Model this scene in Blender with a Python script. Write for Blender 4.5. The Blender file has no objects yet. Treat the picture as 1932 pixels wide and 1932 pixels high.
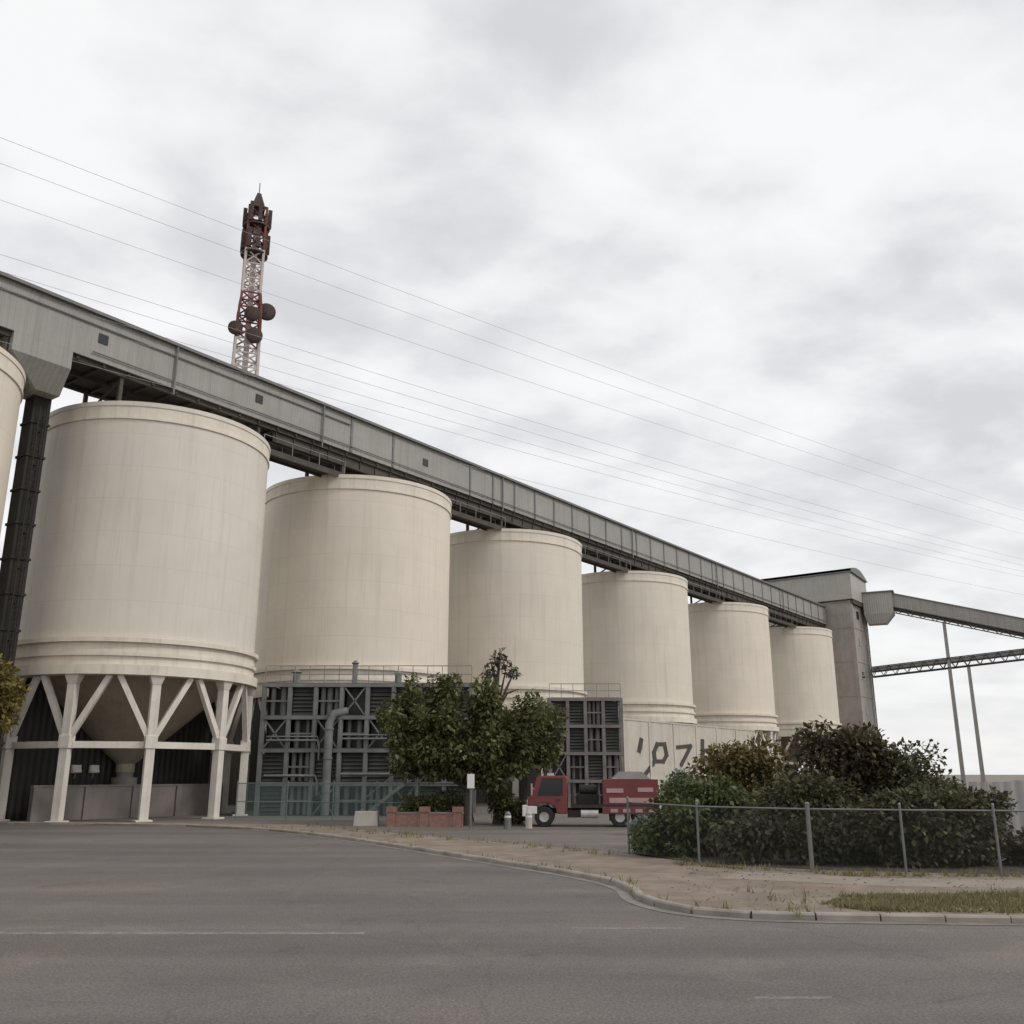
import bpy, math, random
import numpy as np
from mathutils import Vector, Matrix

R = math.radians
random.seed(7)
rng = np.random.default_rng(11)
SC = bpy.context.scene
COL = SC.collection

# ------------------------------------------------------------------ camera
EYE = 2.5
cam_d = bpy.data.cameras.new("camera")
cam = bpy.data.objects.new("camera", cam_d)
COL.objects.link(cam)
cam.location = (0, 0, EYE)
cam.rotation_euler = (R(90 + 15.6), 0, 0)
cam_d.sensor_width = 36.0
cam_d.lens = 36.0 * 1771.0 / 1932.0
cam_d.clip_start = 0.1
cam_d.clip_end = 6000
SC.camera = cam

# ------------------------------------------------------------------ sky, sun, exposure
SUN_EL, SUN_AZ = 42.0, 108.0          # azimuth clockwise from the view direction (+Y)
W = bpy.data.worlds.new("World")
SC.world = W
W.use_nodes = True
nt = W.node_tree
nt.nodes.clear()


def N(tree, kind, **kw):
    n = tree.nodes.new(kind)
    for k, v in kw.items():
        if k == "inp":
            for kk, vv in v.items():
                n.inputs[kk].default_value = vv
        else:
            setattr(n, k, v)
    return n


def ramp(tree, stops, interp="LINEAR"):
    n = tree.nodes.new("ShaderNodeValToRGB")
    n.color_ramp.interpolation = interp
    while len(n.color_ramp.elements) < len(stops):
        n.color_ramp.elements.new(0.5)
    for e, (p, c) in zip(n.color_ramp.elements, stops):
        e.position = p
        e.color = (*c, 1) if len(c) == 3 else c
    return n


L = nt.links.new
sky = N(nt, "ShaderNodeTexSky", sky_type="NISHITA", sun_disc=False, sun_elevation=R(SUN_EL), sun_rotation=R(SUN_AZ),
        air_density=1.0, dust_density=2.0, ozone_density=1.0)
tc = N(nt, "ShaderNodeTexCoord")
sep = N(nt, "ShaderNodeSeparateXYZ")
L(tc.outputs["Generated"], sep.inputs[0])
zc = N(nt, "ShaderNodeMath", operation="MAXIMUM", inp={1: 0.0})
L(sep.outputs[2], zc.inputs[0])
zo = N(nt, "ShaderNodeMath", operation="ADD", inp={1: 0.22})
L(zc.outputs[0], zo.inputs[0])
px_ = N(nt, "ShaderNodeMath", operation="DIVIDE")
py_ = N(nt, "ShaderNodeMath", operation="DIVIDE")
L(sep.outputs[0], px_.inputs[0]); L(zo.outputs[0], px_.inputs[1])
L(sep.outputs[1], py_.inputs[0]); L(zo.outputs[0], py_.inputs[1])
comb = N(nt, "ShaderNodeCombineXYZ")
L(px_.outputs[0], comb.inputs[0]); L(py_.outputs[0], comb.inputs[1])
mp = N(nt, "ShaderNodeMapping")
mp.inputs["Location"].default_value = (3.1, 1.7, 0)
mp.inputs["Rotation"].default_value = (0, 0, R(-28))
mp.inputs["Scale"].default_value = (1.0, 1.2, 1)
L(comb.outputs[0], mp.inputs[0])
n1 = N(nt, "ShaderNodeTexNoise", inp={"Scale": 1.15, "Detail": 4.0, "Roughness": 0.45, "Distortion": 0.25})
n2 = N(nt, "ShaderNodeTexNoise", inp={"Scale": 4.6, "Detail": 5.0, "Roughness": 0.5, "Distortion": 0.15})
L(mp.outputs[0], n1.inputs["Vector"]); L(mp.outputs[0], n2.inputs["Vector"])
mixn = N(nt, "ShaderNodeMix", data_type="FLOAT", inp={0: 0.55})
L(n1.outputs["Fac"], mixn.inputs[2]); L(n2.outputs["Fac"], mixn.inputs[3])
cr = ramp(nt, [(0.37, (7.2, 7.25, 7.45)), (0.455, (8.3, 8.33, 8.5)), (0.515, (9.3, 9.3, 9.38)), (0.60, (10.1, 10.1, 10.1))])
L(mixn.outputs[0], cr.inputs[0])
# thinner, brighter cloud towards the horizon of an overcast sky
hz = N(nt, "ShaderNodeMapRange", inp={1: 0.0, 2: 0.30, 3: 1.0, 4: 0.0})
L(zc.outputs[0], hz.inputs[0])
hm = N(nt, "ShaderNodeMath", operation="MULTIPLY", inp={1: 0.75})
L(hz.outputs[0], hm.inputs[0])
cm = N(nt, "ShaderNodeMix", data_type="RGBA")
cm.inputs[7].default_value = (9.7, 9.7, 9.65, 1)
L(hm.outputs[0], cm.inputs[0]); L(cr.outputs[0], cm.inputs[6])
sm = N(nt, "ShaderNodeMix", data_type="RGBA", inp={0: 0.92})
L(sky.outputs[0], sm.inputs[6]); L(cm.outputs[2], sm.inputs[7])
bg = N(nt, "ShaderNodeBackground", inp={"Strength": 0.1})
L(sm.outputs[2], bg.inputs[0])
wo = N(nt, "ShaderNodeOutputWorld")
L(bg.outputs[0], wo.inputs[0])

sun_d = bpy.data.lights.new("sun", "SUN")
sun_d.energy = 1.25
sun_d.angle = R(11)
sun_d.color = (1.0, 0.96, 0.90)
sun = bpy.data.objects.new("sun", sun_d)
COL.objects.link(sun)
sdir = Vector((math.sin(R(SUN_AZ)) * math.cos(R(SUN_EL)), math.cos(R(SUN_AZ)) * math.cos(R(SUN_EL)), math.sin(R(SUN_EL))))
sun.rotation_euler = sdir.to_track_quat("Z", "Y").to_euler()
SC.view_settings.view_transform = "Standard"
SC.view_settings.look = "None"
SC.view_settings.exposure = 0.0
SC.view_settings.gamma = 1.0


# ------------------------------------------------------------------ materials
def new_mat(name):
    m = bpy.data.materials.new(name)
    m.use_nodes = True
    t = m.node_tree
    b = t.nodes["Principled BSDF"]
    return m, t, b


def rough_mat(name, col, var=0.12, scale=1.5, rough=0.75, streak=0.0, bump=0.0, bscale=20.0, dirt=None, metallic=0.0, dirt_amt=0.5,
              streak_col=(0.16, 0.12, 0.085)):
    """a weathered paint / concrete / steel: mottled base colour, optional rain streaks, optional dirt blotches and bump"""
    m, t, b = new_mat(name)
    l = t.links.new
    co = N(t, "ShaderNodeTexCoord")
    no = N(t, "ShaderNodeTexNoise", inp={"Scale": scale, "Detail": 6.0, "Roughness": 0.6})
    l(co.outputs["Object"], no.inputs["Vector"])
    lo = tuple(max(0, c * (1 - var)) for c in col)
    hi = tuple(min(1, c * (1 + var)) for c in col)
    r = ramp(t, [(0.3, lo), (0.7, hi)])
    l(no.outputs["Fac"], r.inputs[0])
    out = r.outputs[0]
    if dirt is not None:
        nd = N(t, "ShaderNodeTexNoise", inp={"Scale": scale * 0.4, "Detail": 8.0, "Roughness": 0.65})
        l(co.outputs["Object"], nd.inputs["Vector"])
        rd = ramp(t, [(0.48, (0, 0, 0)), (0.68, (dirt_amt,) * 3)])
        l(nd.outputs["Fac"], rd.inputs[0])
        mx = N(t, "ShaderNodeMix", data_type="RGBA")
        mx.inputs[7].default_value = (*dirt, 1)
        l(rd.outputs[0], mx.inputs[0]); l(out, mx.inputs[6])
        out = mx.outputs[2]
    if streak > 0:
        mpn = N(t, "ShaderNodeMapping")
        mpn.inputs["Scale"].default_value = (1.6, 1.6, 0.05)
        l(co.outputs["Object"], mpn.inputs[0])
        ns = N(t, "ShaderNodeTexNoise", inp={"Scale": 1.6, "Detail": 7.0, "Roughness": 0.7})
        l(mpn.outputs[0], ns.inputs["Vector"])
        rs = ramp(t, [(0.50, (0, 0, 0)), (0.78, (streak,) * 3)])
        l(ns.outputs["Fac"], rs.inputs[0])
        mx = N(t, "ShaderNodeMix", data_type="RGBA")
        mx.inputs[7].default_value = (*streak_col, 1)
        l(rs.outputs[0], mx.inputs[0]); l(out, mx.inputs[6])
        out = mx.outputs[2]
    l(out, b.inputs["Base Color"])
    b.inputs["Roughness"].default_value = rough
    b.inputs["Metallic"].default_value = metallic
    if bump > 0:
        nb = N(t, "ShaderNodeTexNoise", inp={"Scale": bscale, "Detail": 5.0, "Roughness": 0.6})
        l(co.outputs["Object"], nb.inputs["Vector"])
        bp = N(t, "ShaderNodeBump", inp={"Strength": bump, "Distance": 0.02})
        l(nb.outputs["Fac"], bp.inputs["Height"])
        l(bp.outputs[0], b.inputs["Normal"])
    return m


def silo_shell_mat():
    """cream painted plate steel: rings of welded plates, faint rain streaks and a few rust-brown runs"""
    m = rough_mat("silo_paint", (0.71, 0.652, 0.562), var=0.05, scale=0.25, rough=0.6, streak=0.36, dirt=(0.58, 0.55, 0.50), dirt_amt=0.5,
                  streak_col=(0.42, 0.36, 0.29))
    t = m.node_tree
    l = t.links.new
    b = t.nodes["Principled BSDF"]
    co = N(t, "ShaderNodeTexCoord")
    s = N(t, "ShaderNodeSeparateXYZ")
    l(co.outputs["Object"], s.inputs[0])
    at = N(t, "ShaderNodeMath", operation="ARCTAN2")
    l(s.outputs[1], at.inputs[0]); l(s.outputs[0], at.inputs[1])
    mu = N(t, "ShaderNodeMath", operation="MULTIPLY", inp={1: 7.1})
    l(at.outputs[0], mu.inputs[0])
    cb = N(t, "ShaderNodeCombineXYZ")
    l(mu.outputs[0], cb.inputs[0]); l(s.outputs[2], cb.inputs[1])
    br = N(t, "ShaderNodeTexBrick", inp={"Scale": 1.0, "Mortar Size": 0.018, "Mortar Smooth": 0.4, "Brick Width": 5.58, "Row Height": 2.0})
    br.inputs["Color1"].default_value = (0.97, 0.97, 0.97, 1)
    br.inputs["Color2"].default_value = (1, 1, 1, 1)
    br.inputs["Mortar"].default_value = (0.88, 0.87, 0.85, 1)
    l(cb.outputs[0], br.inputs["Vector"])
    src = b.inputs["Base Color"].links[0].from_socket
    mx = N(t, "ShaderNodeMix", data_type="RGBA", blend_type="MULTIPLY", inp={0: 1.0})
    l(src, mx.inputs[6]); l(br.outputs["Color"], mx.inputs[7])
    # every tank has aged a little differently
    oi = N(t, "ShaderNodeObjectInfo")
    rt = ramp(t, [(0.0, (0.93, 0.94, 0.96)), (0.5, (1.0, 0.985, 0.96)), (1.0, (1.04, 1.01, 0.985))])
    l(oi.outputs["Random"], rt.inputs[0])
    mt = N(t, "ShaderNodeMix", data_type="RGBA", blend_type="MULTIPLY", inp={0: 1.0})
    l(mx.outputs[2], mt.inputs[6]); l(rt.outputs[0], mt.inputs[7])
    # a few long rust-brown runs with their own outlines
    mr = N(t, "ShaderNodeMapping")
    mr.inputs["Scale"].default_value = (0.55, 0.55, 0.022)
    l(co.outputs["Object"], mr.inputs[0])
    ro = N(t, "ShaderNodeVectorMath", operation="ADD")
    cr_ = N(t, "ShaderNodeCombineXYZ")
    rm_ = N(t, "ShaderNodeMath", operation="MULTIPLY", inp={1: 37.0})
    l(oi.outputs["Random"], rm_.inputs[0]); l(rm_.outputs[0], cr_.inputs[0]); l(rm_.outputs[0], cr_.inputs[1])
    l(mr.outputs[0], ro.inputs[0]); l(cr_.outputs[0], ro.inputs[1])
    rn = N(t, "ShaderNodeTexNoise", inp={"Scale": 2.2, "Detail": 8.0, "Roughness": 0.72})
    l(ro.outputs[0], rn.inputs["Vector"])
    rr_ = ramp(t, [(0.60, (0, 0, 0)), (0.76, (0.55, 0.55, 0.55))])
    l(rn.outputs["Fac"], rr_.inputs[0])
    mx2 = N(t, "ShaderNodeMix", data_type="RGBA")
    mx2.inputs[7].default_value = (0.33, 0.25, 0.18, 1)
    l(rr_.outputs[0], mx2.inputs[0]); l(mt.outputs[2], mx2.inputs[6])
    l(mx2.outputs[2], b.inputs["Base Color"])
    nb = N(t, "ShaderNodeTexNoise", inp={"Scale": 0.55, "Detail": 3.0})
    l(co.outputs["Object"], nb.inputs["Vector"])
    bp = N(t, "ShaderNodeBump", inp={"Strength": 0.25, "Distance": 0.10})
    l(nb.outputs["Fac"], bp.inputs["Height"]); l(bp.outputs[0], b.inputs["Normal"])
    return m


def ribbed_mat(name, col, axis, pitch, var=0.08, streak=0.25, rough=0.6, depth=0.05, streak_col=(0.2, 0.19, 0.17)):
    """profiled sheet cladding: ribs as a wave bump along one object axis"""
    m = rough_mat(name, col, var=var, scale=0.5, rough=rough, streak=streak, streak_col=streak_col)
    t = m.node_tree
    l = t.links.new
    b = t.nodes["Principled BSDF"]
    co = N(t, "ShaderNodeTexCoord")
    w = N(t, "ShaderNodeTexWave", wave_type="BANDS", bands_direction=axis, wave_profile="SIN",
          inp={"Scale": 0.3142 / pitch * 0.5 * 2, "Distortion": 0.0})
    l(co.outputs["Object"], w.inputs["Vector"])
    bp = N(t, "ShaderNodeBump", inp={"Strength": 0.8, "Distance": depth})
    l(w.outputs["Fac"], bp.inputs["Height"]); l(bp.outputs[0], b.inputs["Normal"])
    return m


def leaf_mat(name, c1, c2, c3, rough=0.55, transl=0.25):
    m, t, b = new_mat(name)
    l = t.links.new
    g = N(t, "ShaderNodeNewGeometry")
    r = ramp(t, [(0.0, c1), (0.55, c2), (1.0, c3)])
    l(g.outputs["Random Per Island"], r.inputs[0])
    l(r.outputs[0], b.inputs["Base Color"])
    b.inputs["Roughness"].default_value = rough
    b.inputs["Specular IOR Level"].default_value = 0.25
    tr = N(t, "ShaderNodeBsdfTranslucent")
    l(r.outputs[0], tr.inputs[0])
    mx = N(t, "ShaderNodeMixShader", inp={0: transl})
    o = t.nodes["Material Output"]
    l(b.outputs[0], mx.inputs[1]); l(tr.outputs[0], mx.inputs[2]); l(mx.outputs[0], o.inputs[0])
    return m


def chain_mat(name, col, pitch=0.065, wire=0.10):
    """chain-link netting: diagonal wires, open between them"""
    m, t, b = new_mat(name)
    l = t.links.new
    co = N(t, "ShaderNodeTexCoord")
    s = N(t, "ShaderNodeSeparateXYZ")
    l(co.outputs["Object"], s.inputs[0])
    masks = []
    for sg in ("ADD", "SUBTRACT"):
        a = N(t, "ShaderNodeMath", operation=sg)
        l(s.outputs[0], a.inputs[0]); l(s.outputs[2], a.inputs[1])
        d = N(t, "ShaderNodeMath", operation="DIVIDE", inp={1: pitch})
        l(a.outputs[0], d.inputs[0])
        f = N(t, "ShaderNodeMath", operation="FRACT")
        l(d.outputs[0], f.inputs[0])
        c = N(t, "ShaderNodeMath", operation="LESS_THAN", inp={1: wire})
        l(f.outputs[0], c.inputs[0])
        masks.append(c)
    mx = N(t, "ShaderNodeMath", operation="MAXIMUM")
    l(masks[0].outputs[0], mx.inputs[0]); l(masks[1].outputs[0], mx.inputs[1])
    b.inputs["Base Color"].default_value = (*col, 1)
    b.inputs["Roughness"].default_value = 0.6
    b.inputs["Metallic"].default_value = 0.2
    l(mx.outputs[0], b.inputs["Alpha"])
    return m


def asphalt_mat(name, c, seed=0.0):
    m, t, b = new_mat(name)
    l = t.links.new
    co = N(t, "ShaderNodeTexCoord")
    mpn = N(t, "ShaderNodeMapping")
    mpn.inputs["Location"].default_value = (seed, seed * 1.7, 0)
    l(co.outputs["Object"], mpn.inputs[0])
    big = N(t, "ShaderNodeTexNoise", inp={"Scale": 0.16, "Detail": 5.0, "Roughness": 0.6})
    l(mpn.outputs[0], big.inputs["Vector"])
    rb = ramp(t, [(0.32, (c[0] * 0.86, c[1] * 0.85, c[2] * 0.84)), (0.5, c), (0.72, (c[0] * 1.16, c[1] * 1.1, c[2] * 1.02))])
    l(big.outputs["Fac"], rb.inputs[0])
    # wheel-polished bands running along the road (object X)
    m2 = N(t, "ShaderNodeMapping")
    m2.inputs["Scale"].default_value = (0.03, 0.55, 1)
    l(co.outputs["Object"], m2.inputs[0])
    wb = N(t, "ShaderNodeTexNoise", inp={"Scale": 1.0, "Detail": 3.0, "Roughness": 0.5})
    l(m2.outputs[0], wb.inputs["Vector"])
    rw = ramp(t, [(0.35, (0.86, 0.86, 0.86)), (0.65, (1.12, 1.12, 1.12))])
    l(wb.outputs["Fac"], rw.inputs[0])
    mu = N(t, "ShaderNodeMix", data_type="RGBA", blend_type="MULTIPLY", inp={0: 1.0})
    l(rb.outputs[0], mu.inputs[6]); l(rw.outputs[0], mu.inputs[7])
    # soft-edged oil and tyre stains, and paler scuffed areas
    st = N(t, "ShaderNodeTexNoise", inp={"Scale": 0.55, "Detail": 9.0, "Roughness": 0.72, "Distortion": 0.6})
    l(mpn.outputs[0], st.inputs["Vector"])
    rst = ramp(t, [(0.34, (1.22, 1.2, 1.17)), (0.46, (1, 1, 1)), (0.58, (1, 1, 1)), (0.72, (0.62, 0.61, 0.6))])
    l(st.outputs["Fac"], rst.inputs[0])
    mst = N(t, "ShaderNodeMix", data_type="RGBA", blend_type="MULTIPLY", inp={0: 0.8})
    l(mu.outputs[2], mst.inputs[6]); l(rst.outputs[0], mst.inputs[7])
    mu = mst
    # aggregate speckle
    sp = N(t, "ShaderNodeTexNoise", inp={"Scale": 26.0, "Detail": 5.0, "Roughness": 0.75})
    l(co.outputs["Object"], sp.inputs["Vector"])
    rs = ramp(t, [(0.32, (0.55, 0.55, 0.55)), (0.5, (0.95, 0.95, 0.95)), (0.68, (1.6, 1.58, 1.54))])
    l(sp.outputs["Fac"], rs.inputs[0])
    mu2 = N(t, "ShaderNodeMix", data_type="RGBA", blend_type="MULTIPLY", inp={0: 1.0})
    l(mu.outputs[2], mu2.inputs[6]); l(rs.outputs[0], mu2.inputs[7])
    # cracks
    wn = N(t, "ShaderNodeTexNoise", inp={"Scale": 0.8, "Detail": 4.0})
    l(co.outputs["Object"], wn.inputs["Vector"])
    wv = N(t, "ShaderNodeMix", data_type="VECTOR", inp={0: 0.25})
    l(co.outputs["Object"], wv.inputs[4]); l(wn.outputs["Color"], wv.inputs[5])
    vo = N(t, "ShaderNodeTexVoronoi", feature="DISTANCE_TO_EDGE", inp={"Scale": 0.28})
    l(wv.outputs[1], vo.inputs["Vector"])
    rc = ramp(t, [(0.0, (0.5, 0.5, 0.5)), (0.0025, (0.7, 0.7, 0.7)), (0.005, (1, 1, 1))])
    l(vo.outputs["Distance"], rc.inputs[0])
    mu3 = N(t, "ShaderNodeMix", data_type="RGBA", blend_type="MULTIPLY", inp={0: 0.3})
    l(mu2.outputs[2], mu3.inputs[6]); l(rc.outputs[0], mu3.inputs[7])
    l(mu3.outputs[2], b.inputs["Base Color"])
    b.inputs["Roughness"].default_value = 0.85
    b.inputs["Specular IOR Level"].default_value = 0.25
    bp = N(t, "ShaderNodeBump", inp={"Strength": 0.35, "Distance": 0.01})
    l(sp.outputs["Fac"], bp.inputs["Height"]); l(bp.outputs[0], b.inputs["Normal"])
    return m


M = {}
M["silo"] = silo_shell_mat()
M["silo_roof"] = rough_mat("silo_roof_paint", (0.50, 0.46, 0.40), scale=0.6, streak=0.0, dirt=(0.33, 0.30, 0.26))
M["silo_ring"] = rough_mat("silo_ring_paint", (0.70, 0.642, 0.55), var=0.08, scale=0.9, streak=0.4, streak_col=(0.25, 0.2, 0.15))
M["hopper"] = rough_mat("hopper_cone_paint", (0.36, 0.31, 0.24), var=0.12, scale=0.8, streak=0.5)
M["leg"] = rough_mat("leg_paint", (0.68, 0.635, 0.57), var=0.08, scale=1.2, streak=0.35, streak_col=(0.33, 0.27, 0.21), dirt=(0.42, 0.36, 0.30), dirt_amt=0.35)
M["rail"] = rough_mat("grey_rail_steel", (0.22, 0.21, 0.20), var=0.15, scale=2.0, rough=0.55)
M["clad"] = ribbed_mat("grey_gallery_cladding", (0.315, 0.305, 0.285), "X", 0.30, streak=0.6, streak_col=(0.19, 0.17, 0.145))
M["clad_trim"] = rough_mat("gallery_flashing", (0.17, 0.175, 0.175), var=0.12, scale=0.7, streak=0.25)
M["gallery_roof"] = rough_mat("gallery_roof_sheet", (0.19, 0.195, 0.195), var=0.1, scale=0.7)
M["under"] = rough_mat("dark_floor_steel", (0.065, 0.057, 0.047), var=0.25, scale=1.0, rough=0.8)
M["pale_clad"] = ribbed_mat("beige_grey_cladding", (0.38, 0.365, 0.33), "X", 0.35, streak=0.35)
M["pale_clad_y"] = ribbed_mat("beige_grey_cladding_side", (0.38, 0.365, 0.33), "Y", 0.35, streak=0.35)
M["concrete"] = rough_mat("tower_concrete", (0.34, 0.31, 0.28), var=0.13, scale=0.7, streak=0.6, bump=0.2, streak_col=(0.13, 0.12, 0.11))
M["brown_dark"] = rough_mat("dark_brown_steel", (0.014, 0.011, 0.008), var=0.3, scale=1.2)
M["mast_red"] = rough_mat("faded_red_mast_paint", (0.16, 0.045, 0.035), var=0.2, scale=0.6)
M["mast_white"] = rough_mat("faded_white_mast_paint", (0.52, 0.45, 0.42), var=0.12, scale=0.6)
M["antenna"] = rough_mat("dark_antenna", (0.055, 0.035, 0.032), var=0.2, scale=2)
M["frame_grey"] = rough_mat("grey_frame_steel", (0.17, 0.175, 0.172), var=0.25, scale=1.1, streak=0.3)
M["trestle"] = rough_mat("weathered_grey_steel", (0.30, 0.285, 0.27), var=0.15, scale=0.8, streak=0.3)
M["louvre"] = rough_mat("dark_louvre_sheet", (0.045, 0.046, 0.044), var=0.4, scale=0.9, streak=0.3, rough=0.6)
M["purple_grey"] = rough_mat("purplish_grey_steel", (0.18, 0.16, 0.155), var=0.3, scale=1.0)
M["backdrop"] = ribbed_mat("dark_backdrop_cladding", (0.10, 0.085, 0.08), "X", 0.4, streak=0.4)
M["bay"] = ribbed_mat("blackout_sheeting", (0.022, 0.019, 0.017), "X", 0.4, streak=0.2, streak_col=(0.05, 0.04, 0.035))  # near-black sheet colour that darkens the space under the silos
M["wall_low"] = rough_mat("stained_yard_wall", (0.20, 0.175, 0.165), var=0.15, scale=0.8, streak=0.5)
M["fence_green"] = rough_mat("green_fence_post", (0.13, 0.18, 0.165), var=0.15, scale=3)
M["chain_green"] = chain_mat("green_chain_link", (0.16, 0.23, 0.21), 0.075, 0.17)
M["galv"] = rough_mat("galvanised_post", (0.17, 0.178, 0.17), var=0.18, scale=4, rough=0.5, metallic=0.3)
M["chain_grey"] = chain_mat("grey_chain_link", (0.12, 0.13, 0.12), 0.06, 0.042)
M["white"] = rough_mat("white_paint", (0.72, 0.70, 0.67), var=0.06, scale=2)
M["pale_concrete"] = rough_mat("pale_concrete", (0.47, 0.43, 0.38), var=0.12, scale=1.2, streak=0.3, bump=0.2)
M["brick"] = rough_mat("red_brown_brick", (0.26, 0.145, 0.115), var=0.25, scale=5.0, bump=0.3)
M["red"] = rough_mat("faded_red_truck_paint", (0.17, 0.036, 0.036), var=0.15, scale=1.2, rough=0.4, dirt=(0.12, 0.055, 0.045), dirt_amt=0.5)
M["pink"] = rough_mat("pinkish_white_stripe", (0.43, 0.28, 0.275), var=0.1, scale=2)
M["tyre"] = rough_mat("tyre_rubber", (0.022, 0.02, 0.02), var=0.2, scale=6, rough=0.9)
M["rim"] = rough_mat("wheel_rim", (0.45, 0.42, 0.41), var=0.15, scale=4, rough=0.45)
M["chassis"] = rough_mat("chassis_black", (0.035, 0.025, 0.026), var=0.2, scale=2)
M["bark"] = rough_mat("bark", (0.085, 0.065, 0.05), var=0.35, scale=5, bump=0.6)
M["trunk_grey"] = rough_mat("grey_trunk_bark", (0.20, 0.18, 0.165), var=0.3, scale=5, bump=0.6)
M["wood_pole"] = rough_mat("weathered_timber", (0.17, 0.14, 0.115), var=0.3, scale=3, streak=0.4)
M["wire"] = rough_mat("wire_aluminium", (0.42, 0.42, 0.43), var=0.1, scale=3)
M["corr_pale"] = ribbed_mat("pale_corrugated_sheet", (0.38, 0.36, 0.345), "X", 0.5, streak=0.7, depth=0.08)
M["asphalt"] = asphalt_mat("worn_asphalt", (0.140, 0.126, 0.118))
M["patch"] = asphalt_mat("newer_asphalt_patch", (0.134, 0.122, 0.115), 31.0)
M["yard"] = asphalt_mat("yard_asphalt", (0.16, 0.142, 0.13), 13.0)
M["verge"] = rough_mat("dry_brown_verge", (0.215, 0.168, 0.132), var=0.28, scale=1.1, rough=0.95, dirt=(0.155, 0.125, 0.085), dirt_amt=0.8, bump=0.7, bscale=14)
M["ground"] = rough_mat("dusty_ground", (0.20, 0.17, 0.14), var=0.25, scale=0.25, rough=0.95, bump=0.3, bscale=6)
M["kerb"] = rough_mat("kerb_concrete", (0.29, 0.26, 0.225), var=0.2, scale=1.6, dirt=(0.15, 0.13, 0.11), dirt_amt=0.8, bump=0.3)
M["path"] = rough_mat("pale_footpath", (0.25, 0.212, 0.174), var=0.14, scale=1.3, dirt=(0.22, 0.19, 0.15), bump=0.3)
M["gutter"] = rough_mat("dusty_gutter", (0.20, 0.178, 0.155), var=0.25, scale=1.8, dirt=(0.12, 0.105, 0.09), dirt_amt=0.8, bump=0.3)
M["soil"] = rough_mat("dark_soil", (0.05, 0.042, 0.033), var=0.3, scale=1.3, bump=0.5)
M["grass"] = leaf_mat("olive_grass_blade", (0.15, 0.14, 0.06), (0.20, 0.185, 0.085), (0.30, 0.265, 0.15), transl=0.3)
M["leaf_tree"] = leaf_mat("dark_green_leaf", (0.068, 0.075, 0.027), (0.115, 0.122, 0.048), (0.22, 0.22, 0.105))
M["leaf_green"] = leaf_mat("mid_green_leaf", (0.06, 0.08, 0.03), (0.10, 0.122, 0.048), (0.19, 0.205, 0.10))
M["leaf_olive"] = leaf_mat("yellow_olive_leaf", (0.095, 0.078, 0.025), (0.15, 0.125, 0.043), (0.26, 0.21, 0.10))
M["leaf_brown"] = leaf_mat("brown_leaf", (0.055, 0.045, 0.025), (0.085, 0.07, 0.04), (0.15, 0.122, 0.073))
M["leaf_dark"] = leaf_mat("dark_grey_green_leaf", (0.05, 0.05, 0.026), (0.08, 0.078, 0.04), (0.15, 0.142, 0.078))
M["leaf_pale"] = leaf_mat("pale_blue_green_leaf", (0.12, 0.15, 0.115), (0.17, 0.205, 0.165), (0.24, 0.27, 0.22))
M["leaf_yellow"] = leaf_mat("yellow_green_leaf", (0.13, 0.10, 0.02), (0.20, 0.16, 0.045), (0.28, 0.23, 0.09), transl=0.35)
M["leaf_dry"] = leaf_mat("dry_brown_leaf", (0.07, 0.058, 0.046), (0.11, 0.09, 0.07), (0.16, 0.135, 0.105))


def glass_mat():
    m, t, b = new_mat("dark_window_glass")
    b.inputs["Base Color"].default_value = (0.02, 0.022, 0.024, 1)
    b.inputs["Roughness"].default_value = 0.12
    return m


M["glass"] = glass_mat()
M["pale_wall"] = rough_mat("pale_stained_wall_paint", (0.52, 0.475, 0.41), var=0.1, scale=0.6, streak=0.55, streak_col=(0.24, 0.2, 0.16))
M["gap_shade"] = rough_mat("leg_gap_shade_brown", (0.06, 0.05, 0.04), var=0.3, scale=1.5)  # dark colour standing in for the shaded gaps between silo legs


def mark_mat():
    m, t, b = new_mat("worn_road_paint")
    l = t.links.new
    co = N(t, "ShaderNodeTexCoord")
    n_ = N(t, "ShaderNodeTexNoise", inp={"Scale": 3.5, "Detail": 7.0, "Roughness": 0.75})
    l(co.outputs["Object"], n_.inputs["Vector"])
    r = ramp(t, [(0.36, (0, 0, 0)), (0.62, (0.6, 0.6, 0.6))])
    l(n_.outputs["Fac"], r.inputs[0])
    b.inputs["Base Color"].default_value = (0.36, 0.355, 0.345, 1)
    b.inputs["Roughness"].default_value = 0.8
    l(r.outputs[0], b.inputs["Alpha"])
    return m


M["mark"] = mark_mat()


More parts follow.
